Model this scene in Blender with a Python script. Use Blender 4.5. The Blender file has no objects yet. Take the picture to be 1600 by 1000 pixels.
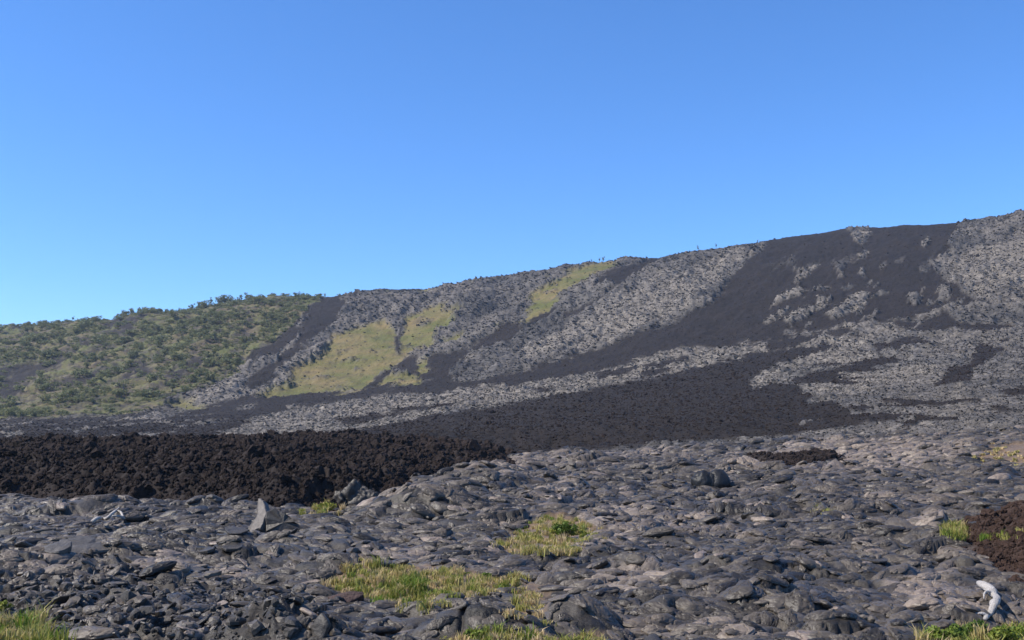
import bpy, math, random
import numpy as np
from mathutils import Vector, Euler, Matrix

# ------------------------------------------------------------------ camera, sky, sun, exposure
scene = bpy.context.scene
FPX = 1650.0                       # focal length in photograph pixels (1600 wide)
EYE = 3.0                          # eye height over the lava
TILT = math.atan(190.0 / FPX)
cam_d = bpy.data.cameras.new("camera")
cam_d.sensor_width = 36.0
cam_d.lens = 36.0 * FPX / 1600.0
cam_d.clip_start = 0.1
cam_d.clip_end = 20000
cam = bpy.data.objects.new("camera", cam_d)
cam.location = (0, 0, EYE)
cam.rotation_euler = (math.pi / 2 + TILT, 0, 0)
scene.collection.objects.link(cam)
scene.camera = cam

SUN_EL = math.radians(47)
SUN_AZ = math.radians(-102)         # from +Y (view direction), negative = to the left
world = bpy.data.worlds.new("World")
scene.world = world
world.use_nodes = True
wn = world.node_tree.nodes
wl = world.node_tree.links
for n in list(wn):
    wn.remove(n)
sky = wn.new("ShaderNodeTexSky")
sky.sky_type = 'NISHITA'
sky.sun_disc = False
sky.sun_elevation = SUN_EL
sky.sun_rotation = SUN_AZ
sky.altitude = 0
sky.air_density = 0.8
sky.dust_density = 0.0
sky.ozone_density = 9.0
bg = wn.new("ShaderNodeBackground")
bg.inputs[1].default_value = 0.15
out = wn.new("ShaderNodeOutputWorld")
hsv = wn.new("ShaderNodeHueSaturation")
hsv.inputs['Hue'].default_value = 0.502
hsv.inputs['Saturation'].default_value = 1.1
hsv.inputs['Value'].default_value = 1.0
wl.new(sky.outputs[0], hsv.inputs['Color'])
wl.new(hsv.outputs[0], bg.inputs[0])
wl.new(bg.outputs[0], out.inputs[0])

sun_d = bpy.data.lights.new("sun", 'SUN')
sun_d.energy = 5.0
sun_d.angle = math.radians(0.5)
sun_d.color = (1.0, 0.93, 0.82)
sun = bpy.data.objects.new("sun", sun_d)
sdir = Vector((math.sin(SUN_AZ) * math.cos(SUN_EL), math.cos(SUN_AZ) * math.cos(SUN_EL), math.sin(SUN_EL)))
sun.rotation_euler = (-sdir).to_track_quat('-Z', 'Y').to_euler()
sun.location = sdir * 300
scene.collection.objects.link(sun)

scene.view_settings.view_transform = 'Standard'
scene.view_settings.look = 'None'
scene.view_settings.exposure = 0.66
scene.view_settings.gamma = 1.0
scene.view_settings.use_curve_mapping = False

# ------------------------------------------------------------------ helpers
RNG = np.random.default_rng(7)
random.seed(7)
COL = scene.collection


def link(o, parent=None):
    COL.objects.link(o)
    if parent is not None:
        o.parent = parent
    return o


def tag(o, label=None, cat=None, group=None, kind=None):
    if label: o['label'] = label
    if cat: o['category'] = cat
    if group: o['group'] = group
    if kind: o['kind'] = kind
    return o


def mesh_np(name, V, faces, mat=None, smooth=True, attrs=None):
    """faces: list of int arrays (m,3) / (m,4)."""
    if isinstance(faces, np.ndarray):
        faces = [faces]
    me = bpy.data.meshes.new(name)
    V = np.ascontiguousarray(V, dtype=np.float32)
    me.vertices.add(len(V))
    me.vertices.foreach_set('co', V.ravel())
    li, ls, off = [], [], 0
    for F in faces:
        if len(F) == 0:
            continue
        k = F.shape[1]
        li.append(F.ravel())
        ls.append(off + np.arange(len(F)) * k)
        off += F.size
    li = np.concatenate(li).astype(np.int32)
    ls = np.concatenate(ls).astype(np.int32)
    me.loops.add(len(li))
    me.loops.foreach_set('vertex_index', li)
    me.polygons.add(len(ls))
    me.polygons.foreach_set('loop_start', ls)
    me.update(calc_edges=True)
    me.polygons.foreach_set('use_smooth', np.full(len(ls), smooth, dtype=bool))
    if attrs:
        for k, a in attrs.items():
            at = me.attributes.new(k, 'FLOAT', 'POINT')
            at.data.foreach_set('value', np.ascontiguousarray(a, dtype=np.float32))
    if mat:
        me.materials.append(mat)
    me.update()
    return me


def obj_np(name, V, faces, mat=None, parent=None, smooth=True, attrs=None):
    return link(bpy.data.objects.new(name, mesh_np(name, V, faces, mat, smooth, attrs)), parent)


def empty(name, loc=(0, 0, 0), rz=0.0):
    o = bpy.data.objects.new(name, None)
    o.empty_display_size = 0.2
    o.location = loc
    o.rotation_euler = (0, 0, rz)
    return link(o)


# ---- gradient noise
_r = np.random.default_rng(1234)
_P = np.concatenate([_r.permutation(512)] * 3)
_A = _r.random(512) * 2 * np.pi
_GX, _GY = np.cos(_A), np.sin(_A)
_G3 = _r.normal(size=(512, 3))
_G3 /= np.linalg.norm(_G3, axis=1)[:, None]


def noise2(x, y, s=0):
    x = np.asarray(x, float) + s * 17.31 + 1000.0
    y = np.asarray(y, float) + s * 9.77 + 1000.0
    xi = np.floor(x).astype(np.int64); yi = np.floor(y).astype(np.int64)
    xf = x - xi; yf = y - yi
    xi &= 511; yi &= 511
    u = xf * xf * xf * (xf * (xf * 6 - 15) + 10)
    v = yf * yf * yf * (yf * (yf * 6 - 15) + 10)
    a = _P[xi]; b = _P[xi + 1]
    h00 = _P[a + yi]; h01 = _P[a + yi + 1]; h10 = _P[b + yi]; h11 = _P[b + yi + 1]
    n00 = _GX[h00] * xf + _GY[h00] * yf
    n10 = _GX[h10] * (xf - 1) + _GY[h10] * yf
    n01 = _GX[h01] * xf + _GY[h01] * (yf - 1)
    n11 = _GX[h11] * (xf - 1) + _GY[h11] * (yf - 1)
    return 1.5 * ((n00 * (1 - u) + n10 * u) * (1 - v) + (n01 * (1 - u) + n11 * u) * v)


def fbm(x, y, octv=4, s=0, gain=0.5, lac=2.03):
    t = 0; a = 1.0; f = 1.0
    for k in range(octv):
        t = t + a * noise2(x * f, y * f, s + k * 3)
        a *= gain; f *= lac
    return t


def ridged(x, y, octv=4, s=0, gain=0.5):
    t = 0; a = 1.0; f = 1.0
    for k in range(octv):
        t = t + a * (1 - 2 * np.abs(noise2(x * f, y * f, s + k * 3)))
        a *= gain; f *= 2.1
    return t


def noise3(p, s=0):
    p = np.asarray(p, float) + 100 + s * 7.7
    i = np.floor(p).astype(np.int64); f = p - i
    i &= 511
    w = f * f * f * (f * (f * 6 - 15) + 10)
    t = 0
    for dx in (0, 1):
        for dy in (0, 1):
            for dz in (0, 1):
                h = _P[_P[_P[i[:, 0] + dx] + i[:, 1] + dy] + i[:, 2] + dz]
                g = (_G3[h] * (f - np.array([dx, dy, dz]))).sum(1)
                t = t + g * (w[:, 0] if dx else 1 - w[:, 0]) * (w[:, 1] if dy else 1 - w[:, 1]) * (w[:, 2] if dz else 1 - w[:, 2])
    return t * 1.5


def sstep(a, b, x):
    t = np.clip((x - a) / (b - a), 0, 1)
    return t * t * (3 - 2 * t)


def sdf_poly(poly, x, y):
    """signed distance, positive inside."""
    P = np.asarray(poly, float)
    d = np.full(x.shape, 1e18); ins = np.zeros(x.shape, bool)
    n = len(P)
    for i in range(n):
        ax, ay = P[i]; bx, by = P[(i + 1) % n]
        ex, ey = bx - ax, by - ay
        wx, wy = x - ax, y - ay
        t = np.clip((wx * ex + wy * ey) / (ex * ex + ey * ey + 1e-12), 0, 1)
        d = np.minimum(d, (wx - ex * t) ** 2 + (wy - ey * t) ** 2)
        if ay != by:
            c = ((ay <= y) != (by <= y)) & (x < ex * (y - ay) / (by - ay) + ax)
            ins ^= c
    d = np.sqrt(d)
    return np.where(ins, d, -d)


def mask_polys(polys, x, y, w, margin=14):
    m = np.zeros(x.shape)
    for p in polys:
        P = np.asarray(p, float)
        sel = (x > P[:, 0].min() - margin) & (x < P[:, 0].max() + margin) & (y > P[:, 1].min() - margin) & (y < P[:, 1].max() + margin)
        if not sel.any():
            continue
        d = sdf_poly(P, x[sel], y[sel])
        m[sel] = np.maximum(m[sel], sstep(-w, w, d))
    return m


def pchip(xk, yk, xs):
    h = np.diff(xk); dl = np.diff(yk) / h
    n = len(xk); m = np.zeros(n)
    for i in range(1, n - 1):
        if dl[i - 1] * dl[i] > 0:
            w1 = 2 * h[i] + h[i - 1]; w2 = h[i] + 2 * h[i - 1]
            m[i] = (w1 + w2) / (w1 / dl[i - 1] + w2 / dl[i])
    m[0] = dl[0]; m[-1] = dl[-1]
    k = np.clip(np.searchsorted(xk, xs) - 1, 0, n - 2)
    t = np.clip((xs - xk[k]) / h[k], 0, 1)
    return ((2 * t**3 - 3 * t**2 + 1) * yk[k] + (t**3 - 2 * t**2 + t) * h[k] * m[k]
            + (-2 * t**3 + 3 * t**2) * yk[k + 1] + (t**3 - t**2) * h[k] * m[k + 1])


def z_of(py, Y):       # height that a point at depth Y has when seen at picture row py
    return EYE + Y * np.tan(TILT + np.arctan((500.0 - np.asarray(py, float)) / FPX))


CT, ST = math.cos(TILT), math.sin(TILT)


def project(X, Y, Z):
    z = Z - EYE
    yc = Y * CT + z * ST
    zc = -Y * ST + z * CT
    return 800 + FPX * X / yc, 500 - FPX * zc / yc


# ---- materials
class Mat:
    def __init__(self, name):
        self.m = bpy.data.materials.new(name)
        self.m.use_nodes = True
        self.t = self.m.node_tree
        self.n = self.t.nodes
        self.b = self.n['Principled BSDF']
        self.tc = self.n.new('ShaderNodeTexCoord')

    def link(self, a, b):
        self.t.links.new(a, b)

    def val(self, sock, v):
        if isinstance(v, bpy.types.NodeSocket):
            self.link(v, sock)
        else:
            sock.default_value = v

    def noise(self, scale, detail=4, rough=0.55, vec=None, dist=0.0):
        n = self.n.new('ShaderNodeTexNoise')
        n.inputs['Scale'].default_value = scale
        n.inputs['Detail'].default_value = detail
        n.inputs['Roughness'].default_value = rough
        n.inputs['Distortion'].default_value = dist
        self.link(vec if vec else self.tc.outputs['Object'], n.inputs['Vector'])
        return n.outputs['Fac']

    def voro(self, scale, feature='F1', vec=None):
        n = self.n.new('ShaderNodeTexVoronoi')
        n.feature = feature
        n.inputs['Scale'].default_value = scale
        self.link(vec if vec else self.tc.outputs['Object'], n.inputs['Vector'])
        return n.outputs['Distance']

    def mapping(self, scale):
        n = self.n.new('ShaderNodeMapping')
        n.inputs['Scale'].default_value = scale
        self.link(self.tc.outputs['Object'], n.inputs['Vector'])
        return n.outputs[0]

    def attr(self, name):
        n = self.n.new('ShaderNodeAttribute')
        n.attribute_name = name
        return n.outputs['Fac']

    def mix(self, f, a, b, mode='MIX'):
        n = self.n.new('ShaderNodeMix')
        n.data_type = 'RGBA'
        n.blend_type = mode
        self.val(n.inputs[0], f)
        for s, v in ((n.inputs[6], a), (n.inputs[7], b)):
            if isinstance(v, tuple) and len(v) == 3:
                v = v + (1,)
            self.val(s, v)
        return n.outputs[2]

    def rng(self, v, a, b, c=0.0, d=1.0):
        n = self.n.new('ShaderNodeMapRange')
        self.val(n.inputs[0], v)
        n.inputs[1].default_value = a; n.inputs[2].default_value = b
        n.inputs[3].default_value = c; n.inputs[4].default_value = d
        return n.outputs[0]

    def math(self, op, a, b=0.0):
        n = self.n.new('ShaderNodeMath')
        n.operation = op
        self.val(n.inputs[0], a); self.val(n.inputs[1], b)
        return n.outputs[0]

    def bump(self, h, strength, dist, prev=None):
        n = self.n.new('ShaderNodeBump')
        n.inputs['Distance'].default_value = dist
        self.val(n.inputs['Strength'], strength)
        self.link(h, n.inputs['Height'])
        if prev:
            self.link(prev, n.inputs['Normal'])
        return n.outputs[0]

    def done(self, color, rough=0.8, normal=None, spec=0.3):
        self.val(self.b.inputs['Base Color'], color if not isinstance(color, tuple) else color + (1,))
        self.val(self.b.inputs['Roughness'], rough)
        self.b.inputs['Specular IOR Level'].default_value = spec
        if normal:
            self.link(normal, self.b.inputs['Normal'])
        return self.m


def scaled(M, col, fac):
    """multiply a colour by a grey factor socket."""
    n = M.n.new('ShaderNodeCombineColor')
    for k in range(3):
        M.link(fac, n.inputs[k])
    return M.mix(1.0, col, n.outputs[0], 'MULTIPLY')


def near_material():
    M = Mat('lava_near')
    tone, aa, brown, warm, soil = [M.attr(k) for k in ('tone', 'aa', 'brown', 'warm', 'soil')]
    c = M.mix(tone, (0.0120, 0.0102, 0.0084), (0.070, 0.060, 0.0490))
    c = M.mix(M.rng(M.noise(0.9, 5, 0.6), 0.48, 0.72, 0, 0.5), c, (0.078, 0.066, 0.054))
    c = M.mix(warm, c, M.mix(M.noise(3.0, 3), (0.110, 0.089, 0.073), (0.230, 0.182, 0.146)))
    c = scaled(M, c, M.rng(M.noise(5.0, 7, 0.7), 0.25, 0.75, 0.45, 1.55))
    s = M.mix(M.noise(5.0, 4), (0.075, 0.052, 0.032), (0.27, 0.178, 0.098))
    c = M.mix(M.math('MULTIPLY', soil, 0.8), c, s)
    a = M.mix(M.noise(0.35, 5, 0.6), (0.009, 0.0068, 0.0058), (0.029, 0.0202, 0.0170))
    a = M.mix(brown, a, M.mix(M.noise(2.2, 6, 0.7), (0.016, 0.010, 0.0075), (0.058, 0.035, 0.026)))
    c = M.mix(aa, c, a)
    r = M.rng(aa, 0, 1, 0.48, 0.97)
    fade = 0.6
    b1 = M.bump(M.noise(5.0, 8, 0.66), 0.7, 0.055)
    wv = M.mapping((3.0, 9.0, 5.0))
    b2 = M.bump(M.noise(1.8, 5, 0.62, wv, 1.2), 0.6, 0.05, b1)
    b3 = M.bump(M.noise(45.0, 3, 0.6), 0.35, 0.008, b2)
    return M.done(c, r, b3, 0.30)


def hill_material():
    M = Mat('lava_hill')
    tone, aa, grass, veg, light = [M.attr(k) for k in ('tone', 'aa', 'grass', 'veg', 'light')]
    sp = M.noise(0.33, 5, 0.68)
    c = M.mix(tone, (0.034, 0.0315, 0.0295), (0.096, 0.087, 0.078))
    c = M.mix(M.rng(M.noise(0.035, 5, 0.6), 0.42, 0.66), c, (0.105, 0.092, 0.079))
    c = M.mix(M.math('MULTIPLY', light, 0.75), c, (0.145, 0.127, 0.107))
    c = scaled(M, c, M.rng(sp, 0.28, 0.72, 0.40, 1.60))
    c = scaled(M, c, M.rng(M.noise(1.3, 4, 0.75), 0.30, 0.70, 0.45, 1.60))
    g = M.mix(M.rng(M.noise(0.045, 5, 0.65), 0.38, 0.64), (0.082, 0.085, 0.018), (0.155, 0.115, 0.046))
    g = M.mix(M.rng(M.noise(0.10, 5, 0.7), 0.54, 0.70, 0, 0.75), g, (0.055, 0.044, 0.028))
    g = scaled(M, g, M.rng(M.noise(0.7, 4, 0.7), 0.2, 0.8, 0.65, 1.35))
    v = M.mix(M.rng(M.noise(0.06, 5, 0.65), 0.38, 0.66), (0.080, 0.086, 0.022), (0.135, 0.098, 0.056))
    v = M.mix(M.rng(M.noise(0.12, 6, 0.75), 0.47, 0.58, 0, 0.85), v, (0.030, 0.026, 0.023))
    v = scaled(M, v, M.rng(M.noise(0.6, 4, 0.7), 0.2, 0.8, 0.6, 1.4))
    c = M.mix(veg, c, v)
    c = M.mix(grass, c, g)
    a = M.mix(M.noise(0.05, 6, 0.65), (0.0065, 0.0054, 0.005), (0.022, 0.0168, 0.0152))
    a = scaled(M, a, M.rng(M.noise(0.8, 4, 0.7), 0.2, 0.8, 0.7, 1.3))
    c = M.mix(aa, c, a)
    b1 = M.bump(M.noise(0.22, 6, 0.65), 0.75, 1.6)
    b2 = M.bump(M.noise(1.1, 5, 0.7), 0.7, 0.5, b1)
    return M.done(c, M.rng(aa, 0, 1, 0.75, 0.98), b2, 0.25)


MAT_NEAR = near_material()
MAT_HILL = hill_material()


def rock_material(name, c0, c1, rough=0.6, bs=9.0, bd=0.05, spec=0.35):
    M = Mat(name)
    c = M.mix(M.rng(M.noise(1.6, 6, 0.65), 0.3, 0.7), c0, c1)
    c = scaled(M, c, M.rng(M.noise(12.0, 5, 0.65), 0.2, 0.8, 0.6, 1.4))
    b = M.bump(M.noise(bs, 6, 0.65), 0.6, bd)
    return M.done(c, rough, b, spec)


MAT_ROCK = rock_material('lava_rock', (0.0150, 0.0128, 0.0108), (0.066, 0.057, 0.048), 0.5)
MAT_BLACK = rock_material('glassy_black_lava', (0.007, 0.007, 0.0075), (0.016, 0.0155, 0.016), 0.5)
MAT_PALE = rock_material('pale_lava_crust', (0.070, 0.060, 0.053), (0.145, 0.125, 0.110), 0.6)
MAT_RUST = rock_material('rusty_lava', (0.030, 0.018, 0.016), (0.075, 0.044, 0.038), 0.75)
MAT_PLATE = rock_material('smooth_lava_crust', (0.050, 0.044, 0.038), (0.085, 0.075, 0.065), 0.6)
def toe_material(name, c0, c1, c2):
    M = Mat(name)
    oi = M.n.new('ShaderNodeObjectInfo')
    rnd = oi.outputs['Random']
    gm_ = M.n.new('ShaderNodeNewGeometry')
    wpos = gm_.outputs['Position']
    c = M.mix(M.rng(rnd, 0.0, 0.9), c0, c1)
    c = M.mix(M.rng(M.noise(0.16, 4, 0.6, wpos), 0.52, 0.68, 0, 0.75), c, c2)
    c = M.mix(M.rng(rnd, 0.955, 0.985), c, (0.165, 0.130, 0.106))
    c = scaled(M, c, M.rng(M.noise(6.0, 7, 0.7, wpos), 0.25, 0.75, 0.55, 1.5))
    b1 = M.bump(M.noise(9.0, 7, 0.68, wpos), 0.6, 0.03)
    b2 = M.bump(M.noise(40.0, 3, 0.6, wpos), 0.35, 0.008, b1)
    return M.done(c, M.rng(M.noise(3.0, 3, 0.5, wpos), 0.3, 0.7, 0.36, 0.60), b2, 0.35)


def hillrock_material(name, c0, c1, f=0.65):
    M = Mat(name)
    oi = M.n.new('ShaderNodeObjectInfo')
    gm_ = M.n.new('ShaderNodeNewGeometry')
    c = M.mix(oi.outputs['Random'], c0, c1)
    c = M.mix(M.rng(M.noise(0.035, 5, 0.6, gm_.outputs['Position']), 0.40, 0.60, f, 0), c, (0.040, 0.037, 0.036))
    return M.done(c, 0.75, None, 0.25)


MAT_TOE = toe_material('lava_toe', (0.0155, 0.0128, 0.0102), (0.082, 0.068, 0.054), (0.125, 0.099, 0.077))
MAT_TOEPALE = toe_material('pale_lava_toe', (0.055, 0.045, 0.036), (0.185, 0.148, 0.116), (0.175, 0.137, 0.107))
MAT_HILLROCK = hillrock_material('hill_crust', (0.038, 0.034, 0.031), (0.150, 0.132, 0.113))
MAT_HILLPALE = hillrock_material('pale_hill_crust', (0.075, 0.066, 0.056), (0.225, 0.195, 0.162), 0.25)
MAT_CLINKER = rock_material('clinker', (0.009, 0.0068, 0.0058), (0.030, 0.0205, 0.0172), 0.95, 9, 0.05, 0.15)
MAT_BROWN = rock_material('brown_cinder', (0.018, 0.011, 0.008), (0.060, 0.036, 0.027), 0.95, 9, 0.05, 0.15)


def wood_material():
    M = Mat('bleached_wood')
    g = M.noise(3.0, 8, 0.7, M.mapping((22, 7, 12)))
    c = M.mix(M.rng(g, 0.35, 0.7), (0.44, 0.415, 0.39), (0.22, 0.195, 0.18))
    return M.done(c, 0.7, M.bump(g, 0.9, 0.03), 0.2)


MAT_WOOD = wood_material()


def leaf_material(name, c0, c1, c2, tr=0.35):
    """c chosen by the per-blade attribute 'hue' from c0 over c1 to c2."""
    M = Mat(name)
    h = M.attr('hue')
    c = M.mix(M.rng(h, 0.0, 0.5), c0, c1)
    c = M.mix(M.rng(h, 0.5, 1.0), c, c2)
    M.done(c, 0.6, None, 0.25)
    tl = M.n.new('ShaderNodeBsdfTranslucent')
    M.link(c, tl.inputs['Color'])
    ms = M.n.new('ShaderNodeMixShader')
    ms.inputs[0].default_value = tr
    M.link(M.b.outputs[0], ms.inputs[1])
    M.link(tl.outputs[0], ms.inputs[2])
    M.link(ms.outputs[0], M.n['Material Output'].inputs['Surface'])
    return M.m


MAT_GRASS = leaf_material('grass_blades', (0.120, 0.190, 0.022), (0.320, 0.290, 0.080), (0.52, 0.39, 0.22))
MAT_BUSH = leaf_material('bush_leaves', (0.065, 0.115, 0.016), (0.14, 0.185, 0.026), (0.30, 0.28, 0.05))
MAT_LEAF = leaf_material('tree_leaves', (0.085, 0.105, 0.048), (0.145, 0.160, 0.070), (0.215, 0.210, 0.100), 0.4)
MAT_BARK = rock_material('bark', (0.09, 0.075, 0.06), (0.18, 0.16, 0.14), 0.9, 20, 0.02)

# ------------------------------------------------------------------ large form of the land
XN = np.array([-700, 0, 400, 800, 1200, 1600, 2300], float)
CREST = np.array([(-700, 560), (-300, 530), (0, 511), (60, 506), (110, 499), (170, 498), (200, 492), (250, 487), (300, 480), (350, 470),
                  (400, 464), (450, 460), (520, 459), (560, 453), (600, 450), (640, 450), (680, 445), (720, 439), (760, 432),
                  (800, 427), (850, 420), (900, 411), (950, 405), (1000, 402), (1030, 401), (1060, 394), (1100, 389), (1150, 382),
                  (1200, 373), (1250, 367), (1300, 362), (1340, 355), (1380, 355), (1420, 350), (1460, 348), (1500, 345),
                  (1540, 339), (1580, 333), (1600, 331), (1750, 320), (2300, 300)], float)
CREST[:, 1] += np.interp(CREST[:, 0], [0, 1400, 1600], [8, 8.5, 12])     # the clinker and crust on top add this much


def macro_columns(u, Yrows):
    px = np.clip(800 + FPX * u / 1.005, -700, 2300)
    tab = lambda v: pchip(XN, np.array(v, float), px)
    lin = lambda v: np.interp(px, XN, v)
    Yb = lin([430, 420, 410, 390, 370, 350, 350])
    Yc = lin([760, 740, 715, 680, 640, 600, 600])
    cy = np.interp(px, CREST[:, 0], CREST[:, 1])
    zc = z_of(cy, Yc)
    zb = z_of(tab([672, 652, 632, 586, 532, 494, 470]), Yb)
    z60 = tab([0, 0, 0.1, 0.3, 0.6, 1.0, 1.2])
    z100 = tab([0.1, 0.1, 0.4, 1.2, 2.2, 3.5, 4.5])
    z170 = tab([1.2, 1.5, 2.3, 5.0, 8.0, 12.0, 15.0])
    z280 = z_of(tab([684, 677, 666, 620, 580, 540, 520]), 280.0)
    z25 = np.zeros_like(px)
    # a shoulder at three quarters of the slope keeps the pali convex
    Yq = Yb + 0.80 * (Yc - Yb)
    zq = zb + 0.86 * (zc - zb)
    Z = np.empty((len(Yrows), len(u)))
    for i in range(len(u)):
        yk = np.array([0, 25, 60, 100, 170, 280, Yb[i], Yq[i], Yc[i], Yc[i] + 25, Yc[i] + 200, 2600.])
        zk = np.array([0, z25[i], z60[i], z100[i], z170[i], z280[i], zb[i], zq[i], zc[i], zc[i] - 2.0, zc[i] - 22, zc[i] - 30.])
        Z[:, i] = pchip(yk, zk, Yrows)
    return Z, Yc, Yb


class Grid:
    def __init__(self, u, Y):
        self.u, self.Y = u, Y
        self.Z, self.Yc, self.Yb = macro_columns(u, Y)
        self.X = u[None, :] * Y[:, None]
        self.YY = np.repeat(Y[:, None], len(u), 1)
        self.shape = self.Z.shape

    def height(self, x, y, A=None):
        A = self.Z if A is None else A
        uu = np.asarray(x) / np.asarray(y)
        ci = np.interp(uu, self.u, np.arange(len(self.u)))
        ri = np.interp(y, self.Y, np.arange(len(self.Y)))
        c0 = np.clip(np.floor(ci).astype(int), 0, len(self.u) - 2); r0 = np.clip(np.floor(ri).astype(int), 0, len(self.Y) - 2)
        fc = ci - c0; fr = ri - r0
        return (A[r0, c0] * (1 - fr) * (1 - fc) + A[r0, c0 + 1] * (1 - fr) * fc + A[r0 + 1, c0] * fr * (1 - fc) + A[r0 + 1, c0 + 1] * fr * fc)

    def hit(self, px, py, A=None):
        cx = (px - 800) / FPX; cz = (500 - py) / FPX
        dy = CT - cz * ST; dz = ST + cz * CT
        Ys = np.exp(np.linspace(math.log(self.Y[0]), math.log(self.Y[-1]), 5000))
        x = Ys * cx / dy; zr = EYE + Ys * dz / dy
        g = self.height(x, Ys, A)
        k = np.argmax(g >= zr)
        if g[k] < zr[k]:
            k = len(Ys) - 1
        return Vector((x[k], Ys[k], g[k]))


def col_coords(step, half, lim, grow=1.12):
    d = np.arange(-half, half + step, step)
    e = []; s = step; x = d[-1]
    while x < lim:
        s *= grow; x += s; e.append(x)
    e = np.array(e)
    return np.concatenate([-e[::-1], d, e])


def row_coords(a, b, ratio):
    return np.exp(np.linspace(math.log(a), math.log(b), int(math.log(b / a) / ratio) + 1))


UU = col_coords(0.00125, 0.525, 1.25)
NEAR = Grid(UU, np.concatenate([row_coords(1.5, 13.0, 0.06)[:-1], row_coords(13.0, 112.0, 0.0030)]))
HILL = Grid(UU, np.concatenate([row_coords(106.0, 770.0, 0.0044)[:-1], np.array([785, 810, 850, 920, 1100, 1400, 1900, 2600.])]))

# ---- broad undulation, shared by both sheets
def undulate(g):
    x, y = g.X, g.YY
    a = sstep(6, 20, y)
    return a * (0.34 * fbm(x / 11.0, y / 11.0, 3, 5) + 0.13 * fbm(x / 3.2, y / 3.2, 2, 9) * sstep(140, 60, y))


MACRO_NEAR = NEAR.Z.copy()
MACRO_HILL = HILL.Z.copy()


def on_macro(px, py):
    p = NEAR.hit(px, py, MACRO_NEAR)
    if p.y > 108:
        p = HILL.hit(px, py, MACRO_HILL)
    return p


def world_poly(pts):
    return [tuple(on_macro(*p)[:2]) for p in pts]


# ------------------------------------------------------------------ the near lava field
x, y = NEAR.X, NEAR.YY
NEAR.Z = NEAR.Z + undulate(NEAR)


def bump_at(px, py, rx, ry, h, rot=0.0, p=1.0):
    """a swelling (tumulus) of the ground, radii in metres."""
    c = on_macro(px, py)
    dx, dy = x - c.x, y - c.y
    a = (dx * math.cos(rot) + dy * math.sin(rot)) / rx
    b = (-dx * math.sin(rot) + dy * math.cos(rot)) / ry
    NEAR.Z += h * np.exp(-(a * a + b * b) ** p)


bump_at(662, 806, 2.2, 1.8, 1.05)            # tumulus against the clinker flow
bump_at(745, 770, 4.2, 2.6, 1.2, 0.5)
bump_at(760, 1000, 0.95, 0.6, 0.42, 0, 1.6)   # smooth mound at the bottom edge
bump_at(905, 980, 0.62, 0.7, 0.38, 0, 1.4)
bump_at(450, 1005, 0.8, 1.0, 0.45, 0.3, 1.3)
bump_at(60, 905, 2.6, 1.1, 0.12, 0.2)
bump_at(250, 885, 3.0, 0.9, 0.30, -0.1)
bump_at(1180, 895, 3.0, 1.3, 0.32, 0.1)
bump_at(1460, 850, 2.5, 1.2, 0.28, 0.1)
bump_at(1300, 800, 4, 1.5, 0.35, 0.2)
bump_at(560, 905, 2.0, 0.8, 0.18, 0.1)
bump_at(640, 930, 2.0, 1.0, -0.22)            # hollow with the grass
bump_at(870, 850, 1.9, 1.3, -0.18)
bump_at(1250, 728, 6.0, 2.6, 0.5, 0.1)
bump_at(1610, 703, 8.0, 9.0, 0.7, 0.0, 1.5)

PIT = on_macro(668, 802)
bump_at(668, 802, 0.62, 0.75, -1.25, 0.2, 3.0)
wob = lambda k, s: k * fbm(x / 3.5, y / 3.5, 3, s)
# the dark clinker (a'a) flow that crosses the picture
FLOW = [(-420, 770), (-200, 776), (0, 782), (100, 785), (200, 790), (300, 791), (400, 797), (450, 801), (520, 799), (590, 793), (640, 776), (700, 758),
        (750, 748), (798, 741), (806, 728), (785, 717), (830, 709), (900, 704), (1000, 699), (1100, 692), (1180, 685), (1250, 678)]
flow_front = world_poly(FLOW)
flow_poly = flow_front + [(60, 190), (20, 165), (-15, 128), (-70, 122), (-150, 120)]
sd_flow = sdf_poly(flow_poly, x, y) + wob(0.9, 31) + 0.35 * fbm(x / 0.9, y / 0.9, 2, 33)
m_flow = sstep(-0.25, 0.35, sd_flow)
flow_thick = lambda u_: 2.35 * np.interp(u_, [-0.6, -0.15, 0.0, 0.15, 0.3], [1.0, 1.0, 0.75, 0.4, 0.06])
thick = flow_thick(x / y)
dz_flow = thick * (0.55 * sstep(-0.3, 4.5, sd_flow) ** 0.8 + 0.45 * sstep(0.0, 22.0, sd_flow) ** 0.7)

MOUND = [(1470, 842), (1500, 822), (1530, 806), (1570, 795), (1640, 790), (1760, 800), (1800, 900), (1680, 925), (1600, 910), (1550, 888), (1515, 868)]
sd_mound = sdf_poly(world_poly(MOUND), x, y) + 0.22 * fbm(x / 0.8, y / 0.8, 3, 41)
m_mound = sstep(-0.15, 0.2, sd_mound)
dz_mound = 0.75 * sstep(-0.1, 2.6, sd_mound)
RIDGE = [(1150, 722), (1180, 714), (1230, 716), (1290, 712), (1325, 720), (1318, 733), (1260, 737), (1200, 734)]
sd_ridge = sdf_poly(world_poly(RIDGE), x, y) + 0.5 * fbm(x / 1.5, y / 1.5, 3, 43)
m_ridge = sstep(-0.3, 0.4, sd_ridge)
dz_ridge = 0.15 * sstep(-0.2, 3.0, sd_ridge)
RUBBLE = [(-60, 905), (60, 898), (140, 892), (200, 905), (280, 915), (360, 912), (430, 925), (480, 932), (500, 955), (520, 1030), (-60, 1030)]
sd_rub = sdf_poly(world_poly(RUBBLE), x, y) + 0.35 * fbm(x / 0.9, y / 0.9, 3, 47)
m_rub = sstep(-0.15, 0.25, sd_rub)

m_aa = np.clip(m_flow + m_mound + m_ridge, 0, 1)
base = NEAR.Z.copy()
smooth_amt = 1 - np.clip(m_aa + 0.8 * m_rub, 0, 1)


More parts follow.
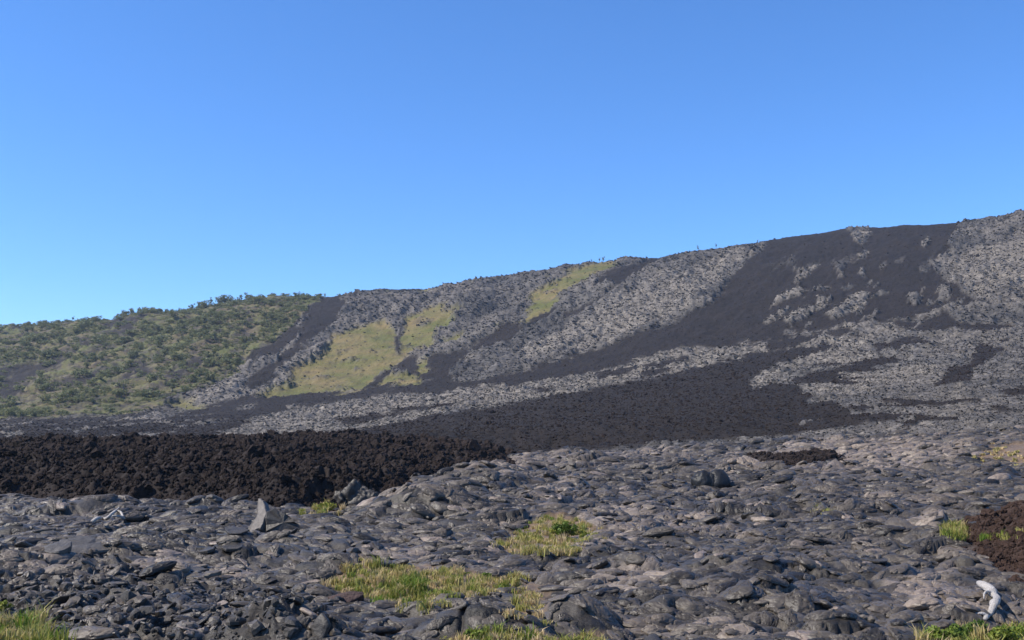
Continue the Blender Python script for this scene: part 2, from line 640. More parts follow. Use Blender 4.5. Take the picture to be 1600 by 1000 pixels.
def stamp_lobes(g, base, n, lo, hi, size, rng, keep, zscale=1.0, umax=0.56, ang0=-math.pi + 0.35, flat=1.0, rope=0.3):
    """overlapping toes of rope lava, laid one over another; returns height, owner and tone."""
    Z = base.copy()
    own = np.full(g.shape, -1, np.int32)
    # even cover: depth drawn so that the count per area follows 1/size^2
    ys = np.exp(np.linspace(math.log(lo), math.log(hi), 400))
    wgt = ys * ys / size(ys) ** 2
    cdf = np.cumsum(wgt); cdf /= cdf[-1]
    yy = np.interp(rng.random(n), cdf, ys)
    xx = rng.uniform(-umax, umax, n) * yy
    S = size(yy)
    L = S * np.exp(rng.normal(0, 0.42, n)); L = np.minimum(L, S * 2.6)
    W = L * rng.uniform(0.30, 0.75, n)
    reg = np.exp(0.75 * fbm(xx / 7, yy / 9, 2, 67))          # regions of broad crust and of small toes
    L = L * reg; W = W * reg
    H = W * (0.14 + 0.38 * rng.random(n) ** 2) * flat / np.sqrt(reg)
    wpx = 0.16 * S.mean() * (noise2(g.X / (1.3 * S.mean()), g.YY / (1.3 * S.mean()), 63) + 0.6 * noise2(g.X / (0.5 * S.mean()), g.YY / (0.5 * S.mean()), 64))
    wpy = 0.16 * S.mean() * (noise2(g.X / (1.3 * S.mean()), g.YY / (1.3 * S.mean()), 65) + 0.6 * noise2(g.X / (0.5 * S.mean()), g.YY / (0.5 * S.mean()), 66))
    GX, GY = g.X + wpx, g.YY + wpy
    ang = ang0 + 1.1 * fbm(xx / 14, yy / 14, 2, 61) + rng.normal(0, 0.45, n)
    off = np.abs(rng.normal(0, 0.35, n)) * H
    tilt = rng.normal(0, 0.22, (n, 2))
    ph = rng.uniform(0, 6.28, (n, 4))
    ropy = rng.random(n) < rope
    lam = np.maximum(W * rng.uniform(0.20, 0.38, n), 0.004 * yy)
    kp = g.height(xx, yy, keep)
    bz = g.height(xx, yy, base)
    U, YR = g.u, g.Y
    order = np.argsort(-L * rng.uniform(0.5, 1.5, n))
    for i in order:
        if kp[i] < 0.5:
            continue
        R = max(L[i], W[i]) * 1.2
        r0 = np.searchsorted(YR, yy[i] - R); r1 = np.searchsorted(YR, yy[i] + R)
        ylo = max(yy[i] - R, 1.0)
        ua = min((xx[i] - R) / yy[i], (xx[i] - R) / ylo); ub = max((xx[i] + R) / yy[i], (xx[i] + R) / ylo)
        c0 = np.searchsorted(U, ua); c1 = np.searchsorted(U, ub)
        if r1 - r0 < 2 or c1 - c0 < 2:
            continue
        dx = GX[r0:r1, c0:c1] - xx[i]; dy = GY[r0:r1, c0:c1] - yy[i]
        ca, sa = math.cos(ang[i]), math.sin(ang[i])
        a = (dx * ca + dy * sa) / L[i]; b = (-dx * sa + dy * ca) / W[i]
        b = b / (1.0 + 0.22 * np.clip(a, -1, 1))
        th = np.arctan2(b, a)
        r2 = (a * a + b * b) * (1 + 0.20 * np.sin(2 * th + ph[i, 0]) + 0.14 * np.sin(3 * th + ph[i, 1]) + 0.09 * np.sin(5 * th + ph[i, 2]))
        ins = r2 < 1
        if not ins.any():
            continue
        prof = np.sqrt(np.clip(1 - r2, 0, 1))
        prof = 0.5 * prof + 0.5 * prof * prof
        h = bz[i] * 0.5 + 0.5 * base[r0:r1, c0:c1] + off[i] + H[i] * prof * (1 + 0.15 * a) + (tilt[i, 0] * a + tilt[i, 1] * b) * H[i] * 2
        if ropy[i]:
            s = (a * L[i] - 0.55 * (b * b) * W[i]) / lam[i]
            h = h + 0.05 * lam[i] * np.sin(6.283 * s + ph[i, 3]) * prof
        win = ins & (h > Z[r0:r1, c0:c1])
        Z[r0:r1, c0:c1][win] = h[win]
        own[r0:r1, c0:c1][win] = i
    return Z, own


size_near = lambda Y: 0.23 + 0.0042 * np.maximum(Y - 12, 0)
Zl, own = stamp_lobes(NEAR, base, 36000, 13.5, 112, size_near, np.random.default_rng(3), smooth_amt, rope=0.05)
own2, own_t = own, own
# wrinkles, cracks and grain of the crust
qx = x + 0.5 * fbm(x / 1.4, y / 1.4, 2, 171); qy = y + 0.5 * fbm(x / 1.4, y / 1.4, 2, 173)
crack = lambda sc, w, s_: np.exp(-(noise2(qx / sc, qy / sc, s_) / w) ** 2)
fine = 0.012 * ridged(qx / 0.55, qy / 0.4, 3, 71) * sstep(75, 25, y) + 0.035 * ridged(qx / 1.9, qy / 2.2, 2, 73)
fine = fine - 0.07 * crack(2.1, 0.035, 75) - 0.10 * crack(4.5, 0.022, 79)
Zp = Zl + fine
# clinker relief
cl = (0.26 * ridged(x / 3.4, y / 3.4, 2, 81) + 0.15 * ridged(x / 1.5, y / 1.5, 2, 83) + 0.19 * noise2(x / 0.7, y / 0.7, 85) + 0.15 * noise2(x / 0.36, y / 0.36, 87))
cl_near = 0.10 * ridged(x / 1.1, y / 1.1, 2, 91) + 0.07 * noise2(x / 0.45, y / 0.45, 93) + 0.05 * noise2(x / 0.2, y / 0.2, 95)
Za = base + dz_flow * m_flow + cl * m_flow * sstep(-0.2, 1.6, sd_flow) + (dz_mound + cl_near) * m_mound + (dz_ridge + 0.8 * cl) * m_ridge
rub = base + 0.15 * ridged(x / 0.9, y / 0.9, 2, 101) + 0.12 * noise2(x / 0.36, y / 0.36, 103) + 0.05 * noise2(x / 0.13, y / 0.13, 105) + 0.03
Zr = Zp * (1 - m_rub) + np.maximum(rub, Zp - 0.12) * m_rub
NEAR.Z = Zr * (1 - m_aa) + Za * m_aa
NEAR.Z -= 0.5 * sstep(108, 112, y)

# tone of each toe, warm crusts, soil under the grass
rt = np.random.default_rng(5)
ltone = np.clip(rt.normal(0.45, 0.30, 90000), 0, 1)
lwarm = (rt.random(90000) < 0.05) * rt.uniform(0.3, 1.0, 90000)
tone = np.where(own_t >= 0, ltone[own_t], 0.25)
tone = np.clip(tone + 0.35 * fbm(x / 9, y / 9, 3, 111) + 0.12 * sstep(35, 110, y), 0, 1)
px_n, py_n = project(x, y, base)
WARM = [[(905, 800), (960, 792), (1030, 805), (1075, 815), (1060, 835), (990, 850), (930, 870), (900, 872), (890, 850)],
        [(900, 905), (1000, 890), (1060, 905), (1040, 940), (960, 935)],
        [(205, 872), (260, 868), (330, 890), (390, 905), (390, 925), (300, 915), (215, 900)],
        [(545, 872), (600, 862), (660, 862), (720, 872), (700, 885), (600, 890), (550, 885)],
        [(1380, 915), (1480, 905), (1520, 935), (1500, 965), (1440, 960)],
        [(1140, 735), (1300, 742), (1420, 745), (1500, 720), (1520, 690), (1360, 690), (1240, 695)],
        [(700, 733), (800, 718), (1000, 707), (1100, 703), (1060, 715), (900, 725), (780, 745)]]
wx = px_n + 16 * fbm(x / 2.2, y / 2.2, 3, 121); wy = py_n + 7 * fbm(x / 2.2, y / 2.2, 3, 123)
warm = mask_polys(WARM, wx, wy, 7, 30) * (0.35 + 0.65 * np.where(own_t >= 0, ltone[own_t], 0.3))
warm = np.clip(np.maximum(warm, np.where(own >= 0, lwarm[own], 0) * 0.8), 0, 1)
warm = np.maximum(warm, np.where(own2 >= 0, lwarm[own2], 0) * 0.6)
GRASS_A = [(515, 915), (540, 895), (560, 882), (610, 890), (660, 888), (720, 896), (780, 905), (815, 898), (825, 910), (790, 925), (730, 935), (690, 950), (650, 955), (600, 945), (560, 935), (520, 930)]
GRASS_B = [(765, 858), (790, 850), (810, 830), (840, 815), (865, 805), (900, 812), (940, 832), (945, 842), (910, 855), (880, 865), (840, 868), (790, 866)]
GRASS_C = [(1420, 1016), (1450, 996), (1500, 986), (1560, 984), (1620, 980), (1700, 985), (1700, 1040), (1420, 1040)]
GRASS_D = [(-40, 985), (20, 972), (70, 968), (85, 985), (80, 1020), (-40, 1020)]
GRASS_E = [(475, 800), (490, 791), (520, 788), (535, 797), (520, 806), (490, 806)]
GRASS_F = [(1468, 838), (1480, 826), (1505, 826), (1510, 840), (1490, 848)]
GRASS_G = [(1518, 718), (1535, 707), (1570, 699), (1620, 694), (1700, 690), (1720, 715), (1660, 735), (1610, 733), (1575, 724), (1540, 724)]
GRASS_H = [(690, 1012), (720, 992), (780, 990), (840, 998), (940, 996), (940, 1015)]
GRASS_I = [(805, 940), (815, 925), (845, 930), (835, 945), (845, 965), (835, 980), (815, 972), (800, 955)]
PATCHES = [GRASS_A, GRASS_B, GRASS_C, GRASS_D, GRASS_E, GRASS_F, GRASS_G, GRASS_H, GRASS_I]
wx = px_n + 8 * fbm(x / 0.6, y / 0.6, 3, 131); wy = py_n + 4 * fbm(x / 0.6, y / 0.6, 3, 133)
soil = mask_polys(PATCHES, wx, wy, 4, 20)
soil[:, :] = np.maximum(soil, mask_polys([[(795, 925), (850, 915), (862, 945), (850, 982), (815, 975)], [(500, 915), (530, 905), (560, 925), (520, 935)]], wx, wy, 6, 20) * 0.7)
NEAR.Z = NEAR.Z * (1 - 0.55 * soil) + (base + 0.04 * fbm(x / 0.5, y / 0.5, 2, 141)) * 0.55 * soil
aa = np.clip(m_aa + 0.35 * m_rub * (noise2(x / 0.5, y / 0.5, 151) > 0.1), 0, 1)
brown = np.clip(m_mound, 0, 1)
brown = np.maximum(brown, m_rub * sstep(0.1, 0.5, fbm(x / 1.2, y / 1.2, 2, 153)) * 0.6)

# faces and their classes
def grid_faces(g):
    R, C = g.shape
    i = (np.arange(R - 1)[:, None] * C + np.arange(C - 1)[None, :])
    return np.stack([i, i + 1, i + C + 1, i + C], -1).reshape(-1, 4)


def sub_object(name, V, F, sel, mat, attrs, parent=None, smooth=True):
    f = F[sel]
    idx, inv = np.unique(f.ravel(), return_inverse=True)
    return obj_np(name, V[idx], inv.reshape(-1, 4), mat, parent, smooth, {k: a[idx] for k, a in attrs.items()})


V = np.stack([NEAR.X, NEAR.YY, NEAR.Z], -1).reshape(-1, 3)
F = grid_faces(NEAR)
AT = {k: a.ravel() for k, a in (('tone', tone), ('aa', aa), ('brown', brown), ('warm', warm), ('soil', soil))}
faa = m_aa.ravel()[F].max(1) > 0.5
fmound = m_mound.ravel()[F].max(1) > 0.5
fridge = m_ridge.ravel()[F].max(1) > 0.5
lava_field = sub_object('lava_field', V, F, ~faa, MAT_NEAR, AT)
tag(lava_field, kind='structure')
tag(sub_object('dark_lava_flow', V, F, faa & ~fmound & ~fridge, MAT_NEAR, AT, None, False), kind='structure')
tag(sub_object('brown_cinder_mound', V, F, fmound, MAT_NEAR, AT, None, False),
    'rough brown cinder mound at the right edge above the bent white log', 'mound')
tag(sub_object('clinker_ridge', V, F, fridge & ~fmound, MAT_NEAR, AT, None, False),
    'low dark clinker ridge right of the black two-lobed boulder', 'ridge')

# ground far around, under everything
n = 96
t = np.linspace(0, 2 * np.pi, n, endpoint=False)
Vg = np.concatenate([[[0, 0, -1.6]]] + [np.stack([r * np.cos(t), r * np.sin(t), np.full(n, -1.6)], 1) for r in (30, 300, 9000)])
f3 = np.array([(0, 1 + i, 1 + (i + 1) % n) for i in range(n)])
f4 = np.array([(1 + k * n + i, 1 + (k + 1) * n + i, 1 + (k + 1) * n + (i + 1) % n, 1 + k * n + (i + 1) % n) for k in range(2) for i in range(n)])
MG = Mat('lava_plain')
gm = MG.done(MG.mix(MG.noise(0.2, 6, 0.65), (0.03, 0.03, 0.033), (0.09, 0.088, 0.088)), 0.7, MG.bump(MG.noise(0.8, 6, 0.6), 0.6, 0.3), 0.3)
tag(obj_np('ground', Vg, [f3, f4], gm), kind='structure')

# ------------------------------------------------------------------ the hillside (pali)
hx, hy = HILL.X, HILL.YY
slope = sstep(HILL.Yb[None, :] - 60, HILL.Yb[None, :] + 40, hy)
crestf = sstep(0, 60, HILL.Yc[None, :] - hy)
px_h, py_h = project(hx, hy, MACRO_HILL)

A_POLYS = [
    # great dark flow down the slope and its arm along the foot
    [(1205, 366), (1260, 360), (1340, 350), (1420, 344), (1510, 340), (1492, 372), (1476, 395), (1452, 416), (1465, 432), (1490, 455), (1510, 472), (1535, 486),
     (1480, 492), (1440, 502), (1395, 514), (1340, 518), (1280, 522), (1220, 537), (1150, 546), (1080, 552), (1040, 560), (990, 572), (930, 586), (870, 598),
     (800, 606), (720, 610), (690, 622), (640, 618), (560, 627), (520, 632), (430, 650), (388, 660), (392, 668), (330, 684), (260, 692), (190, 697), (0, 702), (-200, 706), (-420, 708),
     (-420, 676), (-200, 668), (0, 660), (100, 656), (200, 651), (300, 646), (345, 638), (400, 629), (500, 622), (560, 615), (620, 608), (690, 599), (750, 598), (800, 590),
     (850, 578), (900, 565), (950, 551), (990, 540), (1030, 526), (1060, 510), (1090, 490), (1120, 470), (1138, 446), (1154, 425), (1188, 396)],
    # the lower flow
    [(-420, 720), (0, 706), (200, 700), (430, 695), (500, 682), (600, 664), (700, 651), (800, 634), (880, 622), (950, 606), (1000, 600), (1050, 588), (1110, 573), (1190, 556), (1240, 548),
     (1310, 538), (1292, 553), (1215, 576), (1185, 596), (1240, 604), (1252, 616), (1300, 632), (1330, 652), (1420, 650), (1500, 655), (1515, 664), (1420, 676),
     (1330, 668), (1250, 678), (1100, 694), (1000, 702), (900, 708), (830, 714), (780, 725), (600, 800), (-420, 800)],
    [(1200, 540), (1247, 532), (1308, 522), (1275, 536), (1222, 550), (1200, 560)],
    [(1369, 541), (1452, 529), (1402, 550), (1369, 559)],
    [(1236, 594), (1319, 572), (1369, 559), (1423, 563), (1344, 585), (1272, 603), (1247, 608)],
    [(1394, 516), (1474, 500), (1524, 511), (1600, 514), (1700, 512), (1700, 530), (1600, 526), (1488, 521), (1416, 524)],
    [(1524, 543), (1585, 534), (1560, 554), (1524, 579), (1517, 601), (1452, 608), (1488, 583), (1524, 565)],
    # strips further left on the slope
    [(1060, 390), (1030, 396), (992, 425), (935, 440), (926, 459), (968, 453), (1004, 433), (1030, 416), (1062, 397)],
    [(968, 456), (929, 479), (890, 500), (882, 492), (926, 477)],
    [(872, 481), (839, 493), (800, 507), (730, 541), (676, 562), (656, 602), (705, 599), (712, 580), (733, 562), (745, 551), (800, 536), (818, 513), (876, 490)],
    [(550, 460), (602, 455), (562, 467), (538, 471), (536, 486), (524, 512), (500, 533), (470, 560), (452, 578), (431, 596), (402, 616), (380, 616), (408, 592),
     (438, 568), (420, 563), (396, 577), (372, 592), (398, 560), (427, 547), (459, 517), (470, 503), (481, 487), (505, 467)],
    [(588, 456), (640, 452), (690, 440), (700, 444), (640, 460)],
    [(633, 500), (623, 520), (623, 548), (613, 548), (615, 529)],
    [(566, 614), (592, 585), (628, 564), (657, 564), (650, 592), (625, 580), (600, 594), (584, 613)],
]
SCARS = [
    [(-60, 590), (0, 577), (18, 571), (75, 562), (138, 535), (165, 544), (120, 554), (84, 578), (51, 592), (45, 610), (30, 628), (18, 638), (0, 624), (-60, 640)],
    [(160, 505), (220, 500), (210, 520), (192, 536), (162, 529)],
    [(190, 582), (249, 561), (240, 587), (210, 605), (178, 599)],
    [(252, 599), (317, 557), (326, 575), (300, 605), (270, 612)],
    [(298, 611), (368, 578), (346, 599), (318, 614)],
    [(90, 600), (150, 585), (170, 590), (120, 612), (80, 618)],
]
P_POLYS = [
    [(1241, 437), (1283, 410), (1270, 428), (1243, 443)], [(1202, 487), (1214, 470), (1263, 456), (1254, 469), (1222, 479)],
    [(1315, 489), (1340, 463), (1360, 467), (1356, 486), (1333, 501), (1308, 513), (1292, 508)], [(1225, 515), (1247, 495), (1269, 499), (1266, 508), (1236, 522)],
    [(1195, 511), (1238, 488), (1222, 505), (1198, 518)], [(1272, 484), (1287, 479), (1286, 490), (1277, 496)], [(1339, 411), (1350, 387), (1360, 391), (1352, 404)],
    [(1336, 433), (1352, 425), (1349, 437)], [(1324, 368), (1355, 356), (1364, 367), (1344, 383)], [(1440, 382), (1448, 372), (1452, 381), (1445, 388)],
    [(1275, 458), (1296, 449), (1287, 460)], [(150, 664), (230, 653), (278, 646), (300, 645), (262, 657), (160, 666)], [(110, 678), (155, 668), (150, 673), (115, 682)],
    [(300, 656), (318, 649), (314, 655)], [(360, 648), (400, 637), (395, 643)], [(210, 690), (250, 680), (240, 690)], [(-60, 706), (0, 702), (40, 702), (38, 712), (-60, 716)],
    [(0, 684), (30, 676), (34, 682), (10, 689)], [(700, 622), (760, 612), (790, 612), (740, 622)], [(1170, 600), (1200, 584), (1240, 585), (1210, 600), (1180, 612)],
    [(415, 578), (470, 536), (466, 546), (425, 580)], [(462, 522), (482, 496), (480, 508), (468, 524)], [(448, 640), (470, 634), (466, 641), (450, 644)],
]
STREAKS = [[(830, 612), (880, 606), (850, 618)], [(925, 590), (1010, 575), (1070, 562), (1080, 566), (1010, 582), (940, 597)], [(1000, 588), (1080, 573), (1060, 581), (1005, 595)],
           [(520, 660), (600, 650), (640, 648), (600, 658), (540, 668)], [(600, 645), (700, 634), (740, 630), (690, 642), (620, 650)], [(430, 690), (470, 682), (460, 692)]]
LIGHT = [[(388, 660), (530, 634), (700, 613), (870, 600), (1050, 560), (1220, 540), (1300, 522), (1380, 530), (1350, 560), (1250, 580), (1190, 560), (1050, 588), (900, 618), (800, 634), (600, 664), (400, 698), (200, 698)],
         [(1250, 602), (1300, 592), (1420, 572), (1490, 575), (1470, 590), (1400, 605), (1300, 622), (1255, 622)],
         [(800, 575), (850, 540), (960, 470), (1080, 420), (1160, 395), (1130, 445), (1050, 505), (950, 545)],
         [(1470, 420), (1530, 390), (1600, 380), (1700, 400), (1600, 460), (1540, 480), (1500, 455)],
         [(380, 620), (440, 590), (500, 545), (540, 525), (470, 580), (410, 620)], [(280, 650), (330, 620), (400, 600), (400, 625), (340, 640)]]
LIGHT += P_POLYS
G_POLYS = [
    [(396, 628), (430, 610), (463, 586), (502, 559), (526, 532), (550, 520), (580, 505), (604, 504), (614, 520), (614, 546), (622, 552), (626, 520), (640, 498), (670, 481), (698, 479),
     (684, 492), (723, 489), (700, 508), (683, 529), (680, 541), (655, 556), (628, 564), (592, 583), (570, 611), (520, 621), (430, 630)],
    [(694, 530), (729, 519), (712, 536), (694, 540)],
    [(652, 571), (681, 563), (666, 592), (655, 605), (583, 611), (592, 595), (634, 589)],
    [(967, 402), (905, 422), (857, 444), (829, 463), (832, 479), (806, 506), (800, 510), (820, 505), (865, 486), (871, 465), (911, 444), (950, 429), (970, 413)],
    [(600, 457), (700, 444), (765, 430), (740, 446), (660, 460), (600, 464)],
    [(730, 546), (790, 514), (802, 519), (760, 541), (735, 557)],
    [(240, 640), (290, 632), (330, 640), (300, 646)],
]
V_POLY = [(-500, 540), (-60, 524), (0, 521), (30, 515), (60, 508), (120, 498), (200, 488), (300, 476), (400, 460), (520, 455), (606, 449), (560, 461), (505, 466), (481, 487), (460, 517),
          (430, 545), (400, 560), (372, 596), (330, 612), (262, 630), (245, 646), (100, 656), (0, 661), (-500, 680)]

w1 = fbm(hx / 22, hy / 22, 4, 201); w2 = fbm(hx / 22, hy / 22, 4, 203); w3 = noise2(hx / 2.5, hy / 2.5, 205)
w4 = fbm(hx / 6, hy / 9, 3, 207); w5 = fbm(hx / 6, hy / 9, 3, 209)
wx = px_h + 8 * w1 + 4 * w4 + 2.0 * w3; wy = py_h + 4 * w2 + 3 * w5 + 1.5 * w3
aaH = mask_polys(A_POLYS, wx, wy, 1.6)
w4 = fbm(hx / 6, hy / 9, 3, 207); w5 = fbm(hx / 6, hy / 9, 3, 209)
wx2 = px_h + 3 * w1 + 3.5 * w4 + 2.0 * w3; wy2 = py_h + 2 * w2 + 2.5 * w5 + 1.5 * w3
pale = mask_polys(P_POLYS, wx2, wy2, 1.5)
aaH = aaH * (1 - pale)
aaH = np.maximum(aaH, mask_polys(STREAKS, wx2, wy2, 1.5))
# strands of older rope lava that show through the clinker, and clinker tongues in the rope lava
st = fbm((0.87 * hx - 0.5 * hy) / 9, (0.5 * hx + 0.87 * hy) / 42, 4, 211, 0.55)
bandl = sstep(420, 300, px_h) * sstep(646, 660, py_h) + sstep(1180, 1260, px_h) * sstep(380, 450, py_h) * sstep(0.42, 0.56, st)
aaH = aaH * (1 - sstep(0.34, 0.48, st) * np.clip(bandl, 0, 1) * sstep(700, 690, py_h))
apr = sstep(1200, 1330, px_h) * sstep(505, 525, py_h) * sstep(690, 660, py_h)
aaH = np.maximum(aaH, sstep(0.52, 0.66, fbm(hx / 26, hy / 44, 5, 213, 0.6)) * apr)
grassH = mask_polys(G_POLYS, px_h + 9 * w1 + 5 * w3, py_h + 5 * w2 + 3 * w3, 3.0) * (1 - 0.85 * aaH)
grassH *= 1 - 0.6 * sstep(0.45, 0.7, fbm(hx / 12, hy / 12, 4, 217))
vegH0 = mask_polys([V_POLY], px_h + 9 * w1 + 3 * w3, py_h + 4 * w2 + 2 * w3, 3.0)
scarH = mask_polys(SCARS, px_h + 20 * w1 + 6 * w3, py_h + 11 * w2 + 4 * w3, 4.0, 30) * sstep(0.75, 0.25, fbm(hx / 9, hy / 9, 4, 219))
aaH = np.maximum(aaH, scarH * 0.9)
vegH = vegH0 * (1 - aaH)
aaH_s = aaH
lightH = mask_polys(LIGHT, px_h + 16 * w1 + 4 * w3, py_h + 8 * w2 + 2 * w3, 6, 30) * (1 - aaH) * (1 - vegH)

# relief: gullies down the slope, toes and drapes of rope lava, clinker grain
hz = MACRO_HILL + undulate(HILL)
sd_h = sdf_poly(flow_poly, hx, np.where(hy < 260, hy, 9999.0))
hz = hz + flow_thick(hx / hy) * sstep(0.0, 12.0, sd_h) * aaH * sstep(225, 130, hy)
gul = fbm(hx / 55, hy / 150, 3, 221) * 3.0 * slope * crestf * (1 - 0.5 * grassH)
acr, aln = 0.87 * hx - 0.5 * hy, 0.5 * hx + 0.87 * hy
calm = 1 - np.clip(0.55 * aaH + 0.8 * grassH, 0, 0.85)
ribs = (2.0 * ridged(acr / 24, aln / 90, 3, 223) + 0.65 * ridged(acr / 6.5, aln / 30, 3, 227)) * slope * crestf * calm
hz = hz + gul + ribs + 0.5 * fbm(hx / 18, hy / 18, 3, 225) * sstep(120, 200, hy) * (0.3 + 0.7 * crestf)
hbase = hz.copy()
size_hill = lambda Y: 0.28 + 0.0025 * (Y - 60)
rope_keep = 1 - np.clip(aaH + vegH + grassH, 0, 1)
hz, ownH = stamp_lobes(HILL, hbase, 80000, 107, 330, size_hill, np.random.default_rng(11), rope_keep, 1.0, 0.56, -math.pi / 2 - 0.4, 0.9, 0.0)
far = sstep(200, 330, hy)
rough = (0.65 * ridged(hx / 8, hy / 12, 3, 231) + 0.55 * noise2(hx / 3.4, hy / 5.0, 233) + 0.5 * noise2(hx / 1.7, hy / 3.0, 235)) * (0.3 + 0.9 * far)
rough = rough * (1 - aaH) + aaH * (0.35 * ridged(hx / 4.5, hy / 6, 3, 237) + 0.22 * noise2(hx / 1.2, hy / 1.8, 239))
hz = hz * (1 - aaH) + (hbase + (0.15 + 0.6 * sstep(200, 350, hy)) * sstep(0.3, 1.0, aaH)) * aaH + rough * (0.5 + 0.5 * rope_keep + 0.35 * aaH) * (1 - 0.6 * grassH) * (0.4 + 0.6 * crestf)
hz -= 0.5 * sstep(113, 106, hy)
HILL.Z = hz
toneH = np.where(ownH >= 0, ltone[np.clip(ownH, 0, 39999)], 0.35)
toneH = np.clip(toneH + 0.4 * fbm(hx / 40, hy / 60, 4, 241), 0, 1)

VH = np.stack([HILL.X, HILL.YY, HILL.Z], -1).reshape(-1, 3)
FH = grid_faces(HILL)
ATH = {k: a.ravel() for k, a in (('tone', toneH), ('aa', aaH), ('grass', grassH), ('veg', vegH), ('light', lightH))}
fa = aaH.ravel()[FH].mean(1) > 0.5
fg = (grassH.ravel()[FH].mean(1) > 0.5) & ~fa
fv = (vegH.ravel()[FH].mean(1) > 0.5) & ~fa & ~fg
for nm, sel in (('hillside', ~fa & ~fg & ~fv), ('hillside_dark_lava', fa), ('hillside_dry_grass', fg), ('hillside_scrub_ground', fv)):
    tag(sub_object(nm, VH, FH, sel, MAT_HILL, ATH), kind='structure')

# ------------------------------------------------------------------ loose shapes
def ground(px, py):
    p = NEAR.hit(px, py)
    return p if p.y < 111 else HILL.hit(px, py)


def icosphere(n):
    import bmesh
    bm = bmesh.new()
    bmesh.ops.create_icosphere(bm, subdivisions=n, radius=1.0)
    V = np.array([v.co[:] for v in bm.verts]); F = np.array([[v.index for v in f.verts] for f in bm.faces])
    bm.free()
    return V, F


ICO = {k: icosphere(k) for k in (1, 2, 3, 4, 5)}


def block(rng, n=2, planes=9, dims=(1, 1, 1), amp=0.06, rnd=0.12):
    """angular broken stone: a sphere cut by planes."""
    V, F = ICO[n]
    N = rng.normal(size=(planes, 3)); N /= np.linalg.norm(N, axis=1)[:, None]
    o = rng.uniform(0.50, 0.85, planes)
    dt = V @ N.T
    r = np.where(dt > 0.05, o / np.maximum(dt, 0.05), 9).min(1)
    r = np.minimum(r, 1.0)
    r = r * (1 + amp * noise3(V * 3, int(rng.integers(50))))
    return V * r[:, None] * np.array(dims), F


def lobed(rng, n=4, dims=(1, 1, 1), amp=0.22, freq=1.6, crease=0.12):
    V, F = ICO[n]
    s = int(rng.integers(60))
    r = 1 + amp * noise3(V * freq, s) + crease * (0.35 - np.abs(noise3(V * freq * 1.7, s + 5))) + 0.03 * noise3(V * 9, s + 9)
    W = V * r[:, None]
    W[:, 2] = np.where(W[:, 2] < -0.35, -0.35 + (W[:, 2] + 0.35) * 0.3, W[:, 2])
    return W * np.array(dims), F


def slab(rng, n=11, rx=1.0, ry=0.6, th=0.12):
    t = np.linspace(0, 2 * np.pi, n, endpoint=False) + rng.uniform(-0.16, 0.16, n)
    r = 1 + rng.uniform(-0.32, 0.18, n)
    c = np.stack([np.cos(t) * r * rx, np.sin(t) * r * ry], 1)
    rings = [(0.55, th * 0.56), (0.95, th * 0.5), (1.0, th * 0.36), (0.985, -th * 0.34), (0.92, -th * 0.5)]
    V = [[[0, 0, th * 0.58]]]
    for s, z in rings:
        V.append(np.column_stack([c * s, np.full(n, z) + rng.normal(0, th * 0.05, n)]))
    V.append([[0, 0, -th * 0.5]])
    V = np.concatenate(V)
    f3 = [(0, 1 + i, 1 + (i + 1) % n) for i in range(n)]
    b = 1 + 4 * n; last = len(V) - 1
    f3 += [(last, b + (i + 1) % n, b + i) for i in range(n)]
    f4 = [(1 + k * n + i, 1 + (k + 1) * n + i, 1 + (k + 1) * n + (i + 1) % n, 1 + k * n + (i + 1) % n) for k in range(4) for i in range(n)]
    return V, [np.array(f3), np.array(f4)]


def tube(path, rad, seg=10, flat=1.0, wob=0.0, rng=None):
    P = np.array(path, float); n = len(P)
    T = np.gradient(P, axis=0); T /= np.linalg.norm(T, axis=1)[:, None]
    up = np.array([0, 0, 1.0])
    V = []
    for i in range(n):
        a = np.cross(T[i], up)
        if np.linalg.norm(a) < 0.1: a = np.cross(T[i], [1.0, 0, 0])
        a /= np.linalg.norm(a); b = np.cross(a, T[i])
        for k in range(seg):
            t = 2 * math.pi * k / seg
            r = rad[i] * (1 + (rng.uniform(-wob, wob) if rng is not None else 0))
            V.append(P[i] + r * (math.cos(t) * a + flat * math.sin(t) * b))
    V.append(P[0]); V.append(P[-1])
    f4 = [(i * seg + k, i * seg + (k + 1) % seg, (i + 1) * seg + (k + 1) % seg, (i + 1) * seg + k) for i in range(n - 1) for k in range(seg)]
    f3 = [(n * seg, (k + 1) % seg, k) for k in range(seg)] + [(n * seg + 1, (n - 1) * seg + k, (n - 1) * seg + (k + 1) % seg) for k in range(seg)]
    return np.array(V), [np.array(f4), np.array(f3)]


def spline(pts, n):
    pts = np.array(pts, float)
    k = np.arange(len(pts)); s = np.linspace(0, len(pts) - 1, n)
    return np.stack([pchip(k.astype(float), pts[:, j], s) if len(pts) > 2 else np.interp(s, k, pts[:, j]) for j in range(pts.shape[1])], 1)


def join(parts):
    Vs, F3, F4, off = [], [], [], 0
    for V, F in parts:
        Fs = F if isinstance(F, list) else [F]
        for f in Fs:
            (F3 if f.shape[1] == 3 else F4).append(f + off)
        Vs.append(V); off += len(V)
    fs = []
    if F3: fs.append(np.concatenate(F3))
    if F4: fs.append(np.concatenate(F4))
    return np.concatenate(Vs), fs


def rotm(rx=0, ry=0, rz=0):
    return np.array(Euler((rx, ry, rz)).to_matrix())


def put(name, VF, loc, mat, label, cat, rot=(0, 0, 0), smooth=True, group=None):
    o = obj_np(name, VF[0], VF[1], mat, None, smooth)
    o.location = loc
    o.rotation_euler = rot
    return tag(o, label, cat, group)


rg = np.random.default_rng(21)
